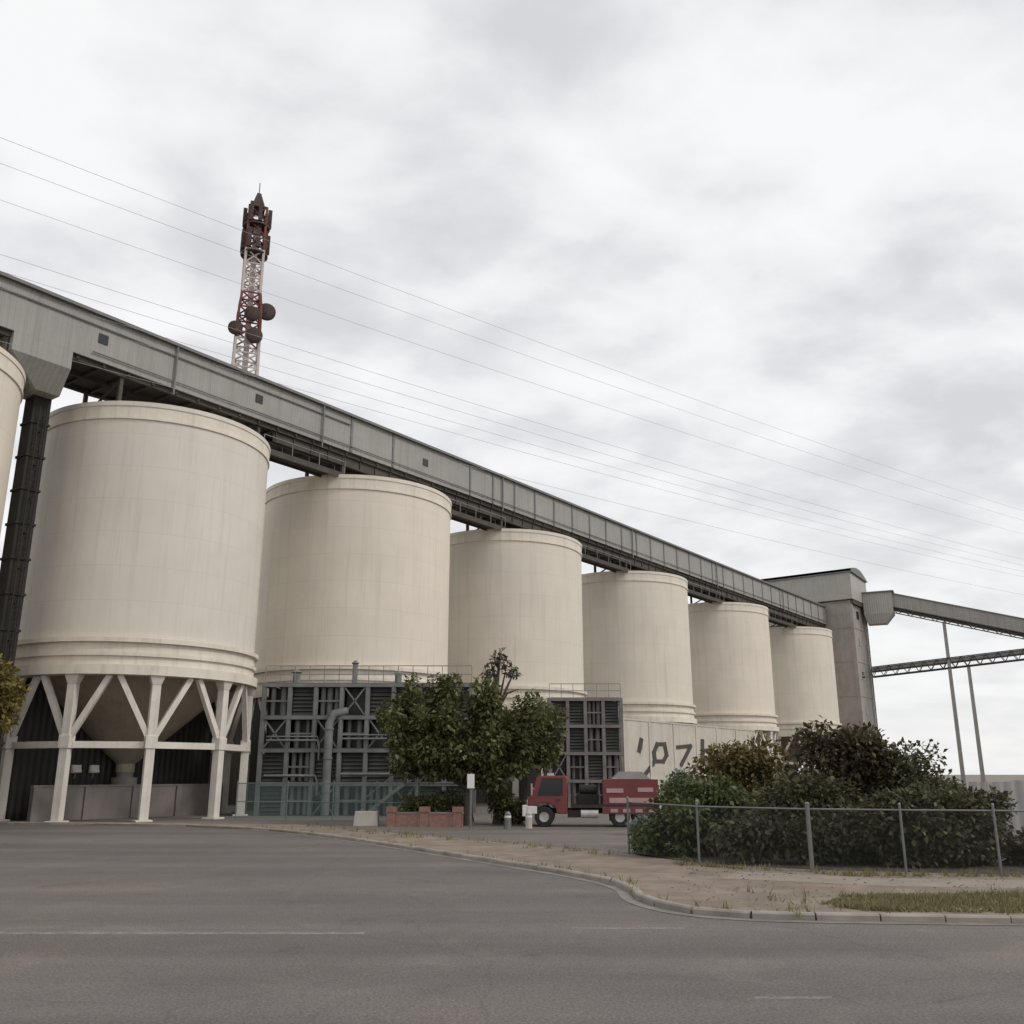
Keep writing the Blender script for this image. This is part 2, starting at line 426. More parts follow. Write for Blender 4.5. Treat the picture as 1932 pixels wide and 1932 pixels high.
# ------------------------------------------------------------------ mesh helpers
class MB:
    def __init__(self):
        self.v, self.f, self.mi, self.sm = [], [], [], []

    def add(self, vs, fs, mi=0, smooth=False):
        o = len(self.v)
        self.v += [tuple(p) for p in vs]
        self.f += [tuple(i + o for i in f) for f in fs]
        self.mi += [mi] * len(fs)
        self.sm += [smooth] * len(fs)
        return self

    def box(self, lo, hi, mi=0):
        x0, y0, z0 = lo
        x1, y1, z1 = hi
        vs = [(x0, y0, z0), (x1, y0, z0), (x1, y1, z0), (x0, y1, z0), (x0, y0, z1), (x1, y0, z1), (x1, y1, z1), (x0, y1, z1)]
        fs = [(3, 2, 1, 0), (4, 5, 6, 7), (0, 1, 5, 4), (1, 2, 6, 5), (2, 3, 7, 6), (3, 0, 4, 7)]
        return self.add(vs, fs, mi)

    def frus(self, lo0, hi0, z0, lo1, hi1, z1, mi=0):
        vs = [(lo0[0], lo0[1], z0), (hi0[0], lo0[1], z0), (hi0[0], hi0[1], z0), (lo0[0], hi0[1], z0),
              (lo1[0], lo1[1], z1), (hi1[0], lo1[1], z1), (hi1[0], hi1[1], z1), (lo1[0], hi1[1], z1)]
        fs = [(3, 2, 1, 0), (4, 5, 6, 7), (0, 1, 5, 4), (1, 2, 6, 5), (2, 3, 7, 6), (3, 0, 4, 7)]
        return self.add(vs, fs, mi)

    def beam(self, a, b, w, h=None, w2=None, mi=0, up=(0, 0, 1)):
        """a square bar from a to b (w across, h along 'up')"""
        a, b = Vector(a), Vector(b)
        h = w if h is None else h
        d = (b - a).normalized()
        u = Vector(up)
        if abs(d.dot(u)) > 0.98:
            u = Vector((0, 1, 0))
        s = d.cross(u).normalized()
        u = s.cross(d).normalized()
        k = 1.0 if w2 is None else w2 / w
        vs = []
        for p, q in ((a, 1.0), (b, k)):
            for sx, sy in ((-1, -1), (1, -1), (1, 1), (-1, 1)):
                vs.append(p + s * (sx * w * q / 2) + u * (sy * h * q / 2))
        fs = [(0, 1, 2, 3), (7, 6, 5, 4), (0, 4, 5, 1), (1, 5, 6, 2), (2, 6, 7, 3), (3, 7, 4, 0)]
        return self.add(vs, fs, mi)

    def tube(self, pts, rad, n=8, mi=0, cap=True):
        pts = [Vector(p) for p in pts]
        rads = rad if isinstance(rad, (list, tuple)) else [rad] * len(pts)
        vs, fs = [], []
        prev = None
        for i, p in enumerate(pts):
            d = (pts[min(i + 1, len(pts) - 1)] - pts[max(i - 1, 0)]).normalized()
            if prev is None:
                ref = Vector((1, 0, 0)) if abs(d.x) < 0.9 else Vector((0, 1, 0))
                u = d.cross(ref).normalized()
            else:
                u = (prev - d * prev.dot(d)).normalized()
            prev = u
            w = d.cross(u)
            for k in range(n):
                a = 2 * math.pi * k / n
                vs.append(p + (u * math.cos(a) + w * math.sin(a)) * rads[i])
        for i in range(len(pts) - 1):
            for k in range(n):
                k2 = (k + 1) % n
                fs.append((i * n + k, i * n + k2, (i + 1) * n + k2, (i + 1) * n + k))
        self.add(vs, fs, mi, True)
        if cap:
            o = len(vs)
            self.add(vs[:n], [tuple(range(n))[::-1]], mi)
            self.add(vs[o - n:], [tuple(range(n))], mi)
        return self

    def lathe(self, prof, n=64, mi=0, c=(0, 0), smooth=True):
        """profile of (r, z) pairs; each profile span keeps its own vertices so its edges stay crisp"""
        for (r0, z0), (r1, z1) in zip(prof[:-1], prof[1:]):
            vs, fs = [], []
            for k in range(n):
                a = 2 * math.pi * k / n
                vs.append((c[0] + r0 * math.cos(a), c[1] + r0 * math.sin(a), z0))
                vs.append((c[0] + r1 * math.cos(a), c[1] + r1 * math.sin(a), z1))
            for k in range(n):
                k2 = (k + 1) % n
                fs.append((2 * k, 2 * k2, 2 * k2 + 1, 2 * k + 1))
            self.add(vs, fs, mi, smooth)
        return self

    def poly(self, pts, z0, z1=None, mi=0):
        """flat sheet (z1 None) or extruded slab from a counter-clockwise outline"""
        n = len(pts)
        if z1 is None:
            return self.add([(x, y, z0) for x, y in pts], [tuple(range(n))], mi)
        vs = [(x, y, z0) for x, y in pts] + [(x, y, z1) for x, y in pts]
        fs = [tuple(range(n, 2 * n))] + [(i, (i + 1) % n, n + (i + 1) % n, n + i) for i in range(n)]
        return self.add(vs, fs, mi)

    def build(self, name, mats, parent=None, loc=None, bevel=0.0):
        me = bpy.data.meshes.new(name)
        me.from_pydata(self.v, [], self.f)
        if not isinstance(mats, (list, tuple)):
            mats = [mats]
        for m in mats:
            me.materials.append(m)
        me.polygons.foreach_set("material_index", self.mi)
        me.polygons.foreach_set("use_smooth", self.sm)
        me.update()
        o = bpy.data.objects.new(name, me)
        COL.objects.link(o)
        if parent is not None:
            o.parent = parent
        if loc is not None:
            o.location = loc
        if bevel > 0:
            bv = o.modifiers.new("bevel", "BEVEL")
            bv.width = bevel
            bv.segments = 2
            bv.limit_method = "ANGLE"
        return o


def thing(name, label, cat, loc=(0, 0, 0), rz=0.0, group=None):
    o = bpy.data.objects.new(name, None)
    o.empty_display_size = 0.5
    COL.objects.link(o)
    o.location = loc
    o.rotation_euler = (0, 0, rz)
    return tag(o, label, cat, group)


def tag(o, label, cat, group=None):
    o["label"] = label
    o["category"] = cat
    if group:
        o["group"] = group
    return o


def kind(o, k):
    o["kind"] = k
    return o


def copy_tree(o, parent=None):
    c = o.copy()
    COL.objects.link(c)
    if parent is not None:
        c.parent = parent
        c.matrix_parent_inverse = o.matrix_parent_inverse.copy()
    for ch in list(o.children):
        copy_tree(ch, c)
    return c


# frame of the silo row: t along it, p across it (away from the road)
AZ = R(36.75)
DV = Vector((math.sin(AZ), math.cos(AZ)))
NV = Vector((-DV.y, DV.x))
ROT = math.pi / 2 - AZ


def row(t, p, z=0.0):
    q = DV * t + NV * p
    return (q.x, q.y, z)


# ------------------------------------------------------------------ setting: ground, road, verge, kerb
g = MB()
g.poly([(-2500, -300), (2500, -300), (2500, 4000), (-2500, 4000)], 0.0)
kind(g.build("ground", M["ground"]), "structure")

kerb_line = [(-34, 52.5), (-24, 50.6), (-16.5, 48.9), (-11.6, 45.6), (-8.4, 41.8), (-5.3, 37.2), (-2.4, 32.3), (0.5, 27.4), (2.0, 24.6), (2.62, 22.6),
             (2.66, 20.6), (3.2, 19.0), (4.2, 18.25), (5.6, 17.95), (8.9, 17.65), (20, 16.7), (60, 13.2)]
rd = MB()
rd.poly([(-90, -40), (90, -40), (90, 60), (45, 60), (30, 70), (20, 120), (-90, 120)], 0.004)
kind(rd.build("road", M["asphalt"]), "structure")
yd = MB()
yd.poly([(-60, 53.2), (-24, 51.2), (-10, 49.0), (-4.5, 41.6), (0.7, 35.2), (3.3, 31.6), (6.0, 34.0), (9.0, 46.0), (30, 75), (95, 160), (80, 190), (-60, 110)], 0.008)
kind(yd.build("yard", M["yard"]), "structure")

inner = [(60, 30), (20, 25.4), (12.9, 25.6), (8, 26.9), (5.1, 28.4), (3.5, 31.4), (0.7, 35.0), (-4.5, 41.4), (-10, 48.8), (-16.5, 50.4), (-24, 51.6), (-34, 53.3)]
# soft, uneven inner edge of the dirt verge
vg = MB()
vg.poly(kerb_line + inner, 0.0, 0.09)
kind(vg.build("verge", M["verge"]), "structure")


def strip(pts, off0, off1):
    """outline of a band lying between two offsets to the left of a polyline"""
    a, b = [], []
    for i, p in enumerate(pts):
        q0 = Vector(pts[max(i - 1, 0)])
        q1 = Vector(pts[min(i + 1, len(pts) - 1)])
        d = (q1 - q0).normalized()
        nn = Vector((-d.y, d.x))
        a.append(tuple(Vector(p) + nn * off0))
        b.append(tuple(Vector(p) + nn * off1))
    return a, b


def densify(pts, k=6):
    out = []
    P = [Vector(p) for p in pts]
    for i in range(len(P) - 1):
        p0, p1, p2, p3 = P[max(i - 1, 0)], P[i], P[i + 1], P[min(i + 2, len(P) - 1)]
        for j in range(k):
            s = j / k
            out.append(tuple(0.5 * ((2 * p1) + (p2 - p0) * s + (2 * p0 - 5 * p1 + 4 * p2 - p3) * s * s + (3 * p1 - p0 - 3 * p2 + p3) * s ** 3)))
    out.append(tuple(P[-1]))
    return out


def band_mesh(a, b, z0, z1, bevel=0.03):
    m_ = MB()
    n = len(a)
    for i in range(n - 1):
        vs = [(*a[i], z0), (*a[i + 1], z0), (*a[i + 1], z1), (*a[i], z1), (*b[i], z1), (*b[i + 1], z1), (*b[i + 1], z0), (*b[i], z0)]
        m_.add(vs, [(0, 1, 2, 3), (3, 2, 5, 4), (4, 5, 6, 7)])
    return m_


kl = densify(kerb_line)
a, b = strip(kl, -0.09, 0.09)
kb = MB()


def resample(P, step):
    out = [Vector(P[0])]
    acc = 0.0
    for p, q in zip(P[:-1], P[1:]):
        p, q = Vector(p), Vector(q)
        Ls = (q - p).length
        d = step - acc
        while d <= Ls:
            out.append(p.lerp(q, d / Ls))
            d += step
        acc = (acc + Ls) % step
    return out


ks = resample(kl, 1.1)
rk = random.Random(2)
for p, q in zip(ks[:-1], ks[1:]):
    d = (q - p).normalized()
    nn = Vector((-d.y, d.x))
    p2, q2 = p + d * 0.012, q - d * 0.012
    off = rk.uniform(-0.012, 0.012)
    zt = 0.125 + rk.uniform(-0.008, 0.008)
    c_ = 0.03
    prof_ = [(-0.09, 0.0), (-0.09, zt - c_), (-0.09 + c_, zt), (0.09, zt), (0.09, 0.0)]
    vs = [(*(p2 + nn * (o_ + off)), z_) for o_, z_ in prof_] + [(*(q2 + nn * (o_ + off)), z_) for o_, z_ in prof_]
    kb.add(vs, [(i_, i_ + 5, i_ + 6, i_ + 1) for i_ in range(4)] + [(0, 1, 2, 3, 4), (9, 8, 7, 6, 5)])
kind(kb.build("kerb", M["kerb"]), "structure")
a, b = strip(kl, -0.36, -0.095)
m_ = MB()
for i in range(len(a) - 1):
    m_.add([(*a[i], 0.012), (*a[i + 1], 0.012), (*b[i + 1], 0.012), (*b[i], 0.012)], [(0, 1, 2, 3)])
kind(m_.build("gutter", M["gutter"]), "structure")

fp = MB()
fp.poly([(5.0, 24.0), (8.5, 22.4), (13, 21.7), (30, 20.3), (60, 17.8), (60, 20.0), (30, 22.2), (13, 23.5), (8.9, 24.1), (5.8, 25.7)], 0.094)
kind(fp.build("footpath", M["path"]), "structure")
so = MB()
so.poly([(5.2, 28.0), (8, 26.1), (12.9, 24.8), (20, 24.5), (26, 24.8), (26, 34), (12, 38), (5.5, 35.5), (3.8, 31.6)], 0.0985)
kind(so.build("soil_bed", M["soil"]), "structure")
mk = MB()
for x0, x1, y0, y1 in ((-30.0, -2.4, 16.42, 16.68), (1.0, 2.9, 16.95, 17.12), (2.8, 3.7, 11.9, 12.02)):
    mk.poly([(x0, y0), (x1, y0), (x1, y1), (x0, y1)], 0.009)
kind(mk.build("road_marking", M["mark"]), "structure")


# ------------------------------------------------------------------ silos
SR, ZR = 7.1, 24.0


def make_silo(label, n_leg=10, a0=0.0):
    s = thing("silo", label, "silo", group="cream silos in a row under the gallery")
    m = MB()
    m.lathe([(SR, 9.88), (SR, 23.72), (SR + 0.1, 23.72), (SR + 0.1, 24.0), (SR - 0.3, 24.0)], 96)
    m.build("shell", M["silo"], s)
    m = MB()
    m.lathe([(SR - 0.29, 23.98), (1.2, 25.1), (0.9, 25.12), (0.9, 25.55), (0.0, 25.62)], 72)
    for k in range(24):
        an = 2 * math.pi * k / 24
        c, q = math.cos(an), math.sin(an)
        m.beam(((SR - 0.32) * c, (SR - 0.32) * q, 24.02), (1.2 * c, 1.2 * q, 25.14), 0.07)
    m.build("roof", M["silo_roof"], s)
    m = MB()
    m.lathe([(SR + 0.003, 22.9), (SR + 0.09, 22.9), (SR + 0.09, 23.05), (SR + 0.05, 23.05), (SR + 0.05, 23.719)], 96)
    m.build("rim_band", M["silo_ring"], s)
    m = MB()
    m.lathe([(SR - 0.5, 9.875), (SR + 0.28, 9.875), (SR + 0.28, 9.62), (SR + 0.06, 9.62), (SR + 0.06, 9.06), (SR + 0.2, 9.06), (SR + 0.2, 8.86),
             (SR + 0.06, 8.86), (SR + 0.06, 8.36), (SR + 0.33, 8.36), (SR + 0.33, 7.82), (SR - 0.6, 7.82), (SR - 0.6, 9.875)], 96)
    m.build("ring_beam", M["silo_ring"], s)
    m = MB()
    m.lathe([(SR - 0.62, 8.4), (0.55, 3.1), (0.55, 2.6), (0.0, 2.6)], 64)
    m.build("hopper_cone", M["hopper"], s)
    m = MB()
    m.lathe([(0.5, 2.59), (0.5, 2.3), (0.75, 2.3), (0.75, 1.75), (0.0, 1.75)], 20)
    m.build("discharge_spout", M["rail"], s)
    RL = SR - 0.12
    for k in range(n_leg):
        an = a0 + 2 * math.pi * k / n_leg
        c, q = math.cos(an), math.sin(an)
        m = MB()
        m.box((-0.24, -0.24, 0.10), (0.24, 0.24, 7.3))
        m.frus((-0.24, -0.24), (0.24, 0.24), 7.3, (-0.42, -0.34), (0.42, 0.34), 7.82)
        m.box((-0.45, -0.45, 0.0), (0.45, 0.45, 0.10))
        m.box((-0.32, -0.30, 3.85), (0.32, 0.30, 4.55))
        lg = m.build("leg", M["leg"], s, bevel=0.03)
        lg.location = (RL * c, RL * q, 0)
        lg.rotation_euler = (0, 0, an + math.pi / 2)
        lg["kind_note"] = "leg"
        del lg["kind_note"]
        for sg in (-1, 1):
            # brace from the leg's gusset to the ring, in the leg's own axes
            da = sg * R(16.0)
            tip = Vector((RL * math.sin(da), RL * (1 - math.cos(da)), 7.82))
            m = MB()
            m.beam((0.1 * sg, 0, 4.35), tip, 0.30, 0.30)
            m.build("brace", M["leg"], lg)
    m = MB()
    for k in range(n_leg):
        a1 = a0 + 2 * math.pi * k / n_leg
        a2 = a0 + 2 * math.pi * (k + 1) / n_leg
        p1 = Vector((RL * math.cos(a1), RL * math.sin(a1), 4.05))
        p2 = Vector((RL * math.cos(a2), RL * math.sin(a2), 4.05))
        d = (p2 - p1).normalized()
        m.beam(p1 + d * 0.33, p2 - d * 0.33, 0.22, 0.36)
    m.build("tie_ring", M["leg"], s)
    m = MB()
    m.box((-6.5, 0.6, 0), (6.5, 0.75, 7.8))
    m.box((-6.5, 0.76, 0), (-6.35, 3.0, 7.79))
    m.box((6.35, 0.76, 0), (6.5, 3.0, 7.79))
    m.build("blackout_screen", M["bay"], s)  # added dark sheet: hides the back legs, blackens the gaps between legs
    return s


silo_specs = [
    (16.4, "cream silo cut by the left edge of the photo, left of the dark elevator leg", 0.10, 1.0),
    (33.5, "largest cream silo at left, its white branching legs standing clear on the asphalt", None, 1.0),
    (51.9, "cream silo behind the dark louvred plant building, second full silo from the left", 0.12, 1.063),
    (71.8, "cream silo rising behind the round dark tree", 0.22, 1.056),
    (94.65, "cream silo with its leg ring visible just above the red truck", 0.05, 1.05),
    (118.9, "cream silo above the yellowish shrubs, next to last in the row", 0.3, 1.042),
    (144.9, "smallest cream silo at the far end beside the concrete transfer tower", 0.18, 1.028),
]
# legs of the nearest silo: one leg 10 degrees right of the line to the camera
c1 = Vector(row(33.5, 54.5))
to_cam = math.atan2(-c1.y, -c1.x) - ROT
base = make_silo(silo_specs[1][1], 10, to_cam + R(9.5))
base.location = row(33.5, 54.5)
base.rotation_euler = (0, 0, ROT)
for i, (t_, lab, spin, sc_) in enumerate(silo_specs):
    if i == 1:
        continue
    o = copy_tree(base)
    o["label"] = lab
    o.location = row(t_, 54.5)
    o.rotation_euler = (0, 0, ROT + spin)
    o.scale = (sc_, sc_, 1)

# ------------------------------------------------------------------ conveyor gallery over the silos
G0, G1, GP0, GP1, GZ0, GZ1 = -12.0, 154.2, 50.5, 55.5, 26.2, 29.3
gal = thing("conveyor_gallery", "long grey clad conveyor gallery running over the tops of the silos", "conveyor gallery", row(0, 0, 0), ROT)
m = MB()
m.box((G0, GP0, GZ0), (G1, GP0 + 0.12, GZ1 - 0.1))
jt = 47.0
for i in range(40):
    x = 47.0 + (0 if i == 0 else 4.6 + (i - 1) * 3.3 + (6.5 if i > 1 else 0))
    if x > G1 - 1:
        break
    m.box((x - 0.10, GP0 - 0.07, GZ0 + 0.02), (x + 0.10, GP0 - 0.002, GZ1 - 0.3), 1)
m.build("side_wall", [M["clad"], M["clad_trim"]], gal)
m = MB()
m.box((G0, GP1 - 0.12, GZ0), (G1, GP1, GZ1 - 0.1))
m.build("side_wall", M["clad"], gal)
m = MB()
pm = (GP0 + GP1) / 2
m.add([(G0, GP0 - 0.25, GZ1 - 0.12), (G1, GP0 - 0.25, GZ1 - 0.12), (G1, pm, GZ1 + 0.35), (G0, pm, GZ1 + 0.35),
       (G1, GP1 + 0.25, GZ1 - 0.12), (G0, GP1 + 0.25, GZ1 - 0.12)], [(0, 1, 2, 3), (3, 2, 4, 5), (5, 4, 1, 0), (0, 3, 5), (1, 4, 2)])
m.build("roof", M["gallery_roof"], gal)
m = MB()
m.box((G0, GP0 - 0.28, GZ1 - 0.30), (G1, GP0 - 0.252, GZ1 - 0.10))
m.build("eaves_gutter", M["clad_trim"], gal)
m = MB()
m.box((G0, GP0 + 0.13, GZ0 - 0.02), (G1, GP1 - 0.13, GZ0 + 0.10))
for y in (GP0 + 0.35, pm, GP1 - 0.35):
    m.box((G0, y - 0.1, GZ0 - 0.32), (G1, y + 0.1, GZ0 - 0.025))
x = G0 + 1
while x < G1:
    m.box((x - 0.09, GP0 + 0.14, GZ0 - 0.22), (x + 0.09, GP1 - 0.14, GZ0 - 0.022))
    x += 1.65
m.build("floor_deck", M["under"], gal)
for x in (55.5, 26.6, 38.2):
    m = MB()
    m.box((x - 0.3, GP0 - 0.05, 27.35), (x + 0.3, GP0 - 0.004, 27.95))
    m.build("window", M["glass"], gal)
m = MB()
m.tube([(G0, GP0 - 0.09, 28.35), (46.8, GP0 - 0.09, 28.35)], 0.05, 6)
m.tube([(26.0, GP0 - 0.12, 26.62), (G1, GP0 - 0.12, 26.62)], 0.045, 6)
m.build("conduit", M["clad_trim"], gal)
for x in (31.5, 44.0, 66.0, 90.0, 112.0, 135.0):
    m = MB()
    m.tube([(x, GP0 - 0.16, GZ1 - 0.32), (x, GP0 - 0.16, GZ0 - 0.5)], 0.07, 7)
    m.build("downpipe", M["clad_trim"], gal)
# trestles down to the silo roofs: a pair per silo
for t_, lab, sp, sc_ in silo_specs:
    for dx in (-5.2, 5.2):
        m = MB()
        for y in (GP0 + 0.5, GP1 - 0.5):
            zb = 24.0
            m.beam((t_ + dx, y, zb), (t_ + dx, y, GZ0 - 0.32), 0.22)
        m.beam((t_ + dx, GP0 + 0.5, 24.2), (t_ + dx, GP1 - 0.5, GZ0 - 0.4), 0.12)
        m.beam((t_ + dx, GP1 - 0.5, 24.2), (t_ + dx, GP0 + 0.5, GZ0 - 0.4), 0.12)
        m.build("trestle", M["under"], gal)
# deep plate girder under the front edge, with stiffeners
m = MB()
m.box((40.0, GP0 + 0.45, GZ0 - 1.0), (G1, GP0 + 0.52, GZ0 - 0.34))
m.box((40.0, GP0 + 0.35, GZ0 - 1.08), (G1, GP0 + 0.62, GZ0 - 1.003))
x = 40.2
while x < G1:
    m.box((x - 0.04, GP0 + 0.36, GZ0 - 1.0), (x + 0.04, GP0 + 0.447, GZ0 - 0.34))
    x += 1.65
m.build("girder", M["under"], gal)
# drop box over the elevator
m = MB()
m.box((21.5, GP0 + 0.003, 25.1), (24.9, GP1, GZ0 - 0.003))
m.frus((23.6, 51.6), (25.0, 53.7), 23.7, (21.5, GP0 + 0.003), (24.9, GP1), 25.098)
m.build("drop_box", M["clad"], gal)

wk_names = ["leftmost full silo and the next one", "second and third full silos", "third and fourth full silos", "fourth and fifth full silos", "fifth and last full silos"]
for k in range(5):
    ta, tb = silo_specs[k + 1], silo_specs[k + 2]
    dp = 54.5 - 50.2
    x0 = ta[0] + math.sqrt((7.1 * ta[3]) ** 2 - dp * dp) - 0.5
    x1 = tb[0] - math.sqrt((7.1 * tb[3]) ** 2 - dp * dp) + 0.5
    o = thing("roof_walkway", "steel walkway bridging the roofs of the " + wk_names[k], "walkway", row(x0, 50.2, 24.02), ROT, "walkways between the silo roofs")
    Lw = x1 - x0
    m = MB()
    m.box((0, 0, 0), (Lw, 1.1, 0.12))
    m.box((0, -0.05, -0.22), (Lw, -0.002, 0.2))
    m.box((0, 1.102, -0.22), (Lw, 1.15, 0.2))
    m.build("deck", M["under"], o)
    m = MB()
    for y in (-0.02, 1.12):
        m.beam((0, y, 1.1), (Lw, y, 1.1), 0.045)
        for j in range(int(Lw / 2.0) + 1):
            m.beam((j * Lw / int(Lw / 2.0), y, 0.201), (j * Lw / int(Lw / 2.0), y, 1.1), 0.045)
    m.build("handrail", M["rail"], o)

el = thing("bucket_elevator", "dark brown elevator leg squeezed between the two leftmost silos", "elevator", row(24.45, 52.75), ROT)
m = MB()
m.box((-0.45, -0.3, 0), (0.55, 0.8, 23.69))
for z in range(2, 23, 2):
    m.box((-0.52, -0.37, z), (0.62, 0.87, z + 0.14))
m.build("casing", M["brown_dark"], el)
m = MB()
for s_ in (-0.22, 0.22):
    m.beam((0.05 + s_, -0.55, 0), (0.05 + s_, -0.55, 23.0), 0.06)
for i in range(75):
    m.beam((-0.17, -0.55, 0.3 + i * 0.3), (0.27, -0.55, 0.3 + i * 0.3), 0.035)
for i in range(11):
    m.beam((0.05, -0.55, 1.5 + 2 * i), (0.05, -0.3, 1.5 + 2 * i), 0.06)
m.build("ladder", M["brown_dark"], el)

# ------------------------------------------------------------------ transfer tower at the far end, conveyors beyond it
tw = thing("transfer_tower", "grey concrete transfer tower with a wide pale head house at the end of the gallery", "tower", row(0, 0, 0), ROT)
m = MB()
m.box((155.0, 46.6, 0), (161.8, 51.6, 30.0))
for z in (9.0, 14.5, 20.0, 25.5):
    m.box((154.93, 46.53, z), (161.87, 51.67, z + 0.22))
for y in (46.6, 51.6):
    m.box((154.9, y - 0.25, 0.0), (155.3, y + 0.25, 29.95))
    m.box((161.5, y - 0.25, 0.0), (161.9, y + 0.25, 29.95))
m.build("shaft", M["concrete"], tw)
m = MB()
vs = [(154.3, 46.0, 30.0), (162.6, 46.0, 30.0), (162.6, 61.0, 24.0), (154.3, 61.0, 24.0)]
m.box((154.25, 46.0, 30.1), (162.6, 61.0, 34.6))
m.box((154.3, 51.7, 24.0), (162.5, 60.9, 30.098))
m.build("head_house", M["pale_clad_y"], tw)
m = MB()
# barrel roof: low arch along the head house, falling towards the far side
arch = []
for k in range(9):
    u = k / 8
    arch.append((154.0 + 8.9 * u, 34.62 + 0.95 * math.sin(math.pi * min(1, 0.15 + 0.85 * u)) - 1.25 * max(0, u - 0.55)))
vs, fs = [], []
for (x, z) in arch:
    vs += [(x, 45.7, z), (x, 61.3, z)]
for k in range(8):
    fs.append((2 * k, 2 * k + 2, 2 * k + 3, 2 * k + 1))
m.add(vs, fs, 0, True)
fr = [(x, 45.7, z) for x, z in arch] + [(arch[-1][0], 45.7, 34.0), (arch[0][0], 45.7, 34.55)]
m.add(fr, [tuple(range(len(fr)))[::-1]])
m.add([(x, 61.3, z) for x, y, z in fr], [tuple(range(len(fr)))])
m.box((153.98, 45.7, 34.5), (154.24, 61.3, 34.66))
m.build("roof", M["clad_trim"], tw)
m = MB()
m.box((154.9, 46.1, 29.4), (162.0, 46.58, 30.098))
m.build("soffit_shade_band", M["under"], tw)  # dark strip added as the shade under the head house overhang
for z in (11.6, 17.2, 22.7, 27.2):
    m = MB()
    m.box((157.6, 46.55, z), (158.8, 46.598, z + 1.3))
    m.build("window", M["glass"], tw)
m = MB()
m.box((162.0, 46.8, 0.0), (163.8, 49.5, 0.2))
for z in np.arange(2.8, 29, 2.8):
    m.box((161.92, 46.7, z), (163.9, 50.5, z + 0.12))
for x_, y_ in ((163.8, 46.8), (163.8, 50.4)):
    m.beam((x_, y_, 0.2), (x_, y_, 29.5), 0.14)
zs = np.arange(0.2, 27, 2.8)
for i, z in enumerate(zs):
    y0, y1 = (46.9, 50.3) if i % 2 == 0 else (50.3, 46.9)
    m.beam((163.2, y0, z), (163.2, y1, z + 2.7), 0.7, 0.16)
m.build("stair", M["frame_grey"], tw)

q0 = Vector(row(162.3, 47.5))
cA = Vector((q0.x + 1.2, q0.y - 0.2, 0))


def sloped_gallery(name, label, A, B, w, h, mats, sheets=True):
    """inclined conveyor from A to B (bottom centre line); local x along it"""
    A, B = Vector(A), Vector(B)
    d = B - A
    Lg = math.hypot(d.x, d.y)
    o = thing(name, label, "conveyor", A, math.atan2(d.y, d.x))
    dz = d.z

    def P(x, y, z):
        return (x, y, z + dz * x / Lg)

    def slab(mm, x0, x1, y0, y1, z0, z1, mi=0):
        vs = [P(x0, y0, z0), P(x1, y0, z0), P(x1, y1, z0), P(x0, y1, z0), P(x0, y0, z1), P(x1, y0, z1), P(x1, y1, z1), P(x0, y1, z1)]
        mm.add(vs, [(3, 2, 1, 0), (4, 5, 6, 7), (0, 1, 5, 4), (1, 2, 6, 5), (2, 3, 7, 6), (3, 0, 4, 7)], mi)
    if sheets:
        mm = MB()
        slab(mm, 0, Lg, -w / 2, w / 2, 0.75, h)
        for k in range(int(Lg / 2.4)):
            slab(mm, 0.6 + k * 2.4, 0.75 + k * 2.4, -w / 2 - 0.05, -w / 2 - 0.003, 0.75, h - 0.05)
        mm.build("hood", mats[0], o)
        mm = MB()
        slab(mm, -0.1, Lg + 0.1, -w / 2 - 0.2, w / 2 + 0.2, h + 0.004, h + 0.16)
        mm.build("roof", mats[2], o)
    mm = MB()
    hh = 0.745 if sheets else h
    for y in (-w / 2, w / 2):
        slab(mm, 0, Lg, y - 0.09, y + 0.09, 0.0, 0.16)
        slab(mm, 0, Lg, y - 0.09, y + 0.09, hh - 0.16, hh)
        k = max(3, int(Lg / 1.8))
        for j in range(k):
            xa, xb = Lg * j / k, Lg * (j + 1) / k
            mm.beam(P(xa, y, 0.08), P((xa + xb) / 2, y, hh - 0.08), 0.10)
            mm.beam(P((xa + xb) / 2, y, hh - 0.08), P(xb, y, 0.08), 0.10)
    slab(mm, 0, Lg, -w / 2 + 0.1, w / 2 - 0.1, hh * 0.5, hh * 0.5 + 0.12)
    mm.build("truss", mats[1], o)
    if not sheets:
        mm = MB()
        slab(mm, 0, Lg, -w / 2 + 0.15, w / 2 - 0.15, h * 0.5 + 0.13, h * 0.82)
        mm.build("belt_cover", mats[0], o)
    return o


sloped_gallery("covered_conveyor", "upper hooded conveyor sloping down to the right from the tower top", (62.6, 155.9, 28.9), (94.0, 141.0, 18.6), 2.6, 2.9,
               (M["clad"], M["under"], M["gallery_roof"]))
sloped_gallery("open_conveyor", "lower open truss conveyor rising to the right from the tower side", (59.8, 157.2, 17.9), (94.0, 141.0, 20.9), 1.8, 1.7,
               (M["rail"], M["under"], M["gallery_roof"]), sheets=False)
ho = thing("conveyor_hood", "pale box chute hanging on the tower where the sloping conveyor leaves", "chute", (62.0, 156.0, 0), math.atan2(-14.9, 31.4))
m = MB()
m.box((-2.7, -1.7, 28.2), (1.9, 1.7, 31.7))
m.frus((-2.3, -1.2), (0.6, 1.2), 26.6, (-2.7, -1.7), (1.9, 1.7), 28.198)
m.build("casing", M["pale_clad"], ho)
m = MB()
m.box((-2.8, -2.0, 31.703), (2.2, 2.0, 31.9))
m.build("roof", M["clad_trim"], ho)


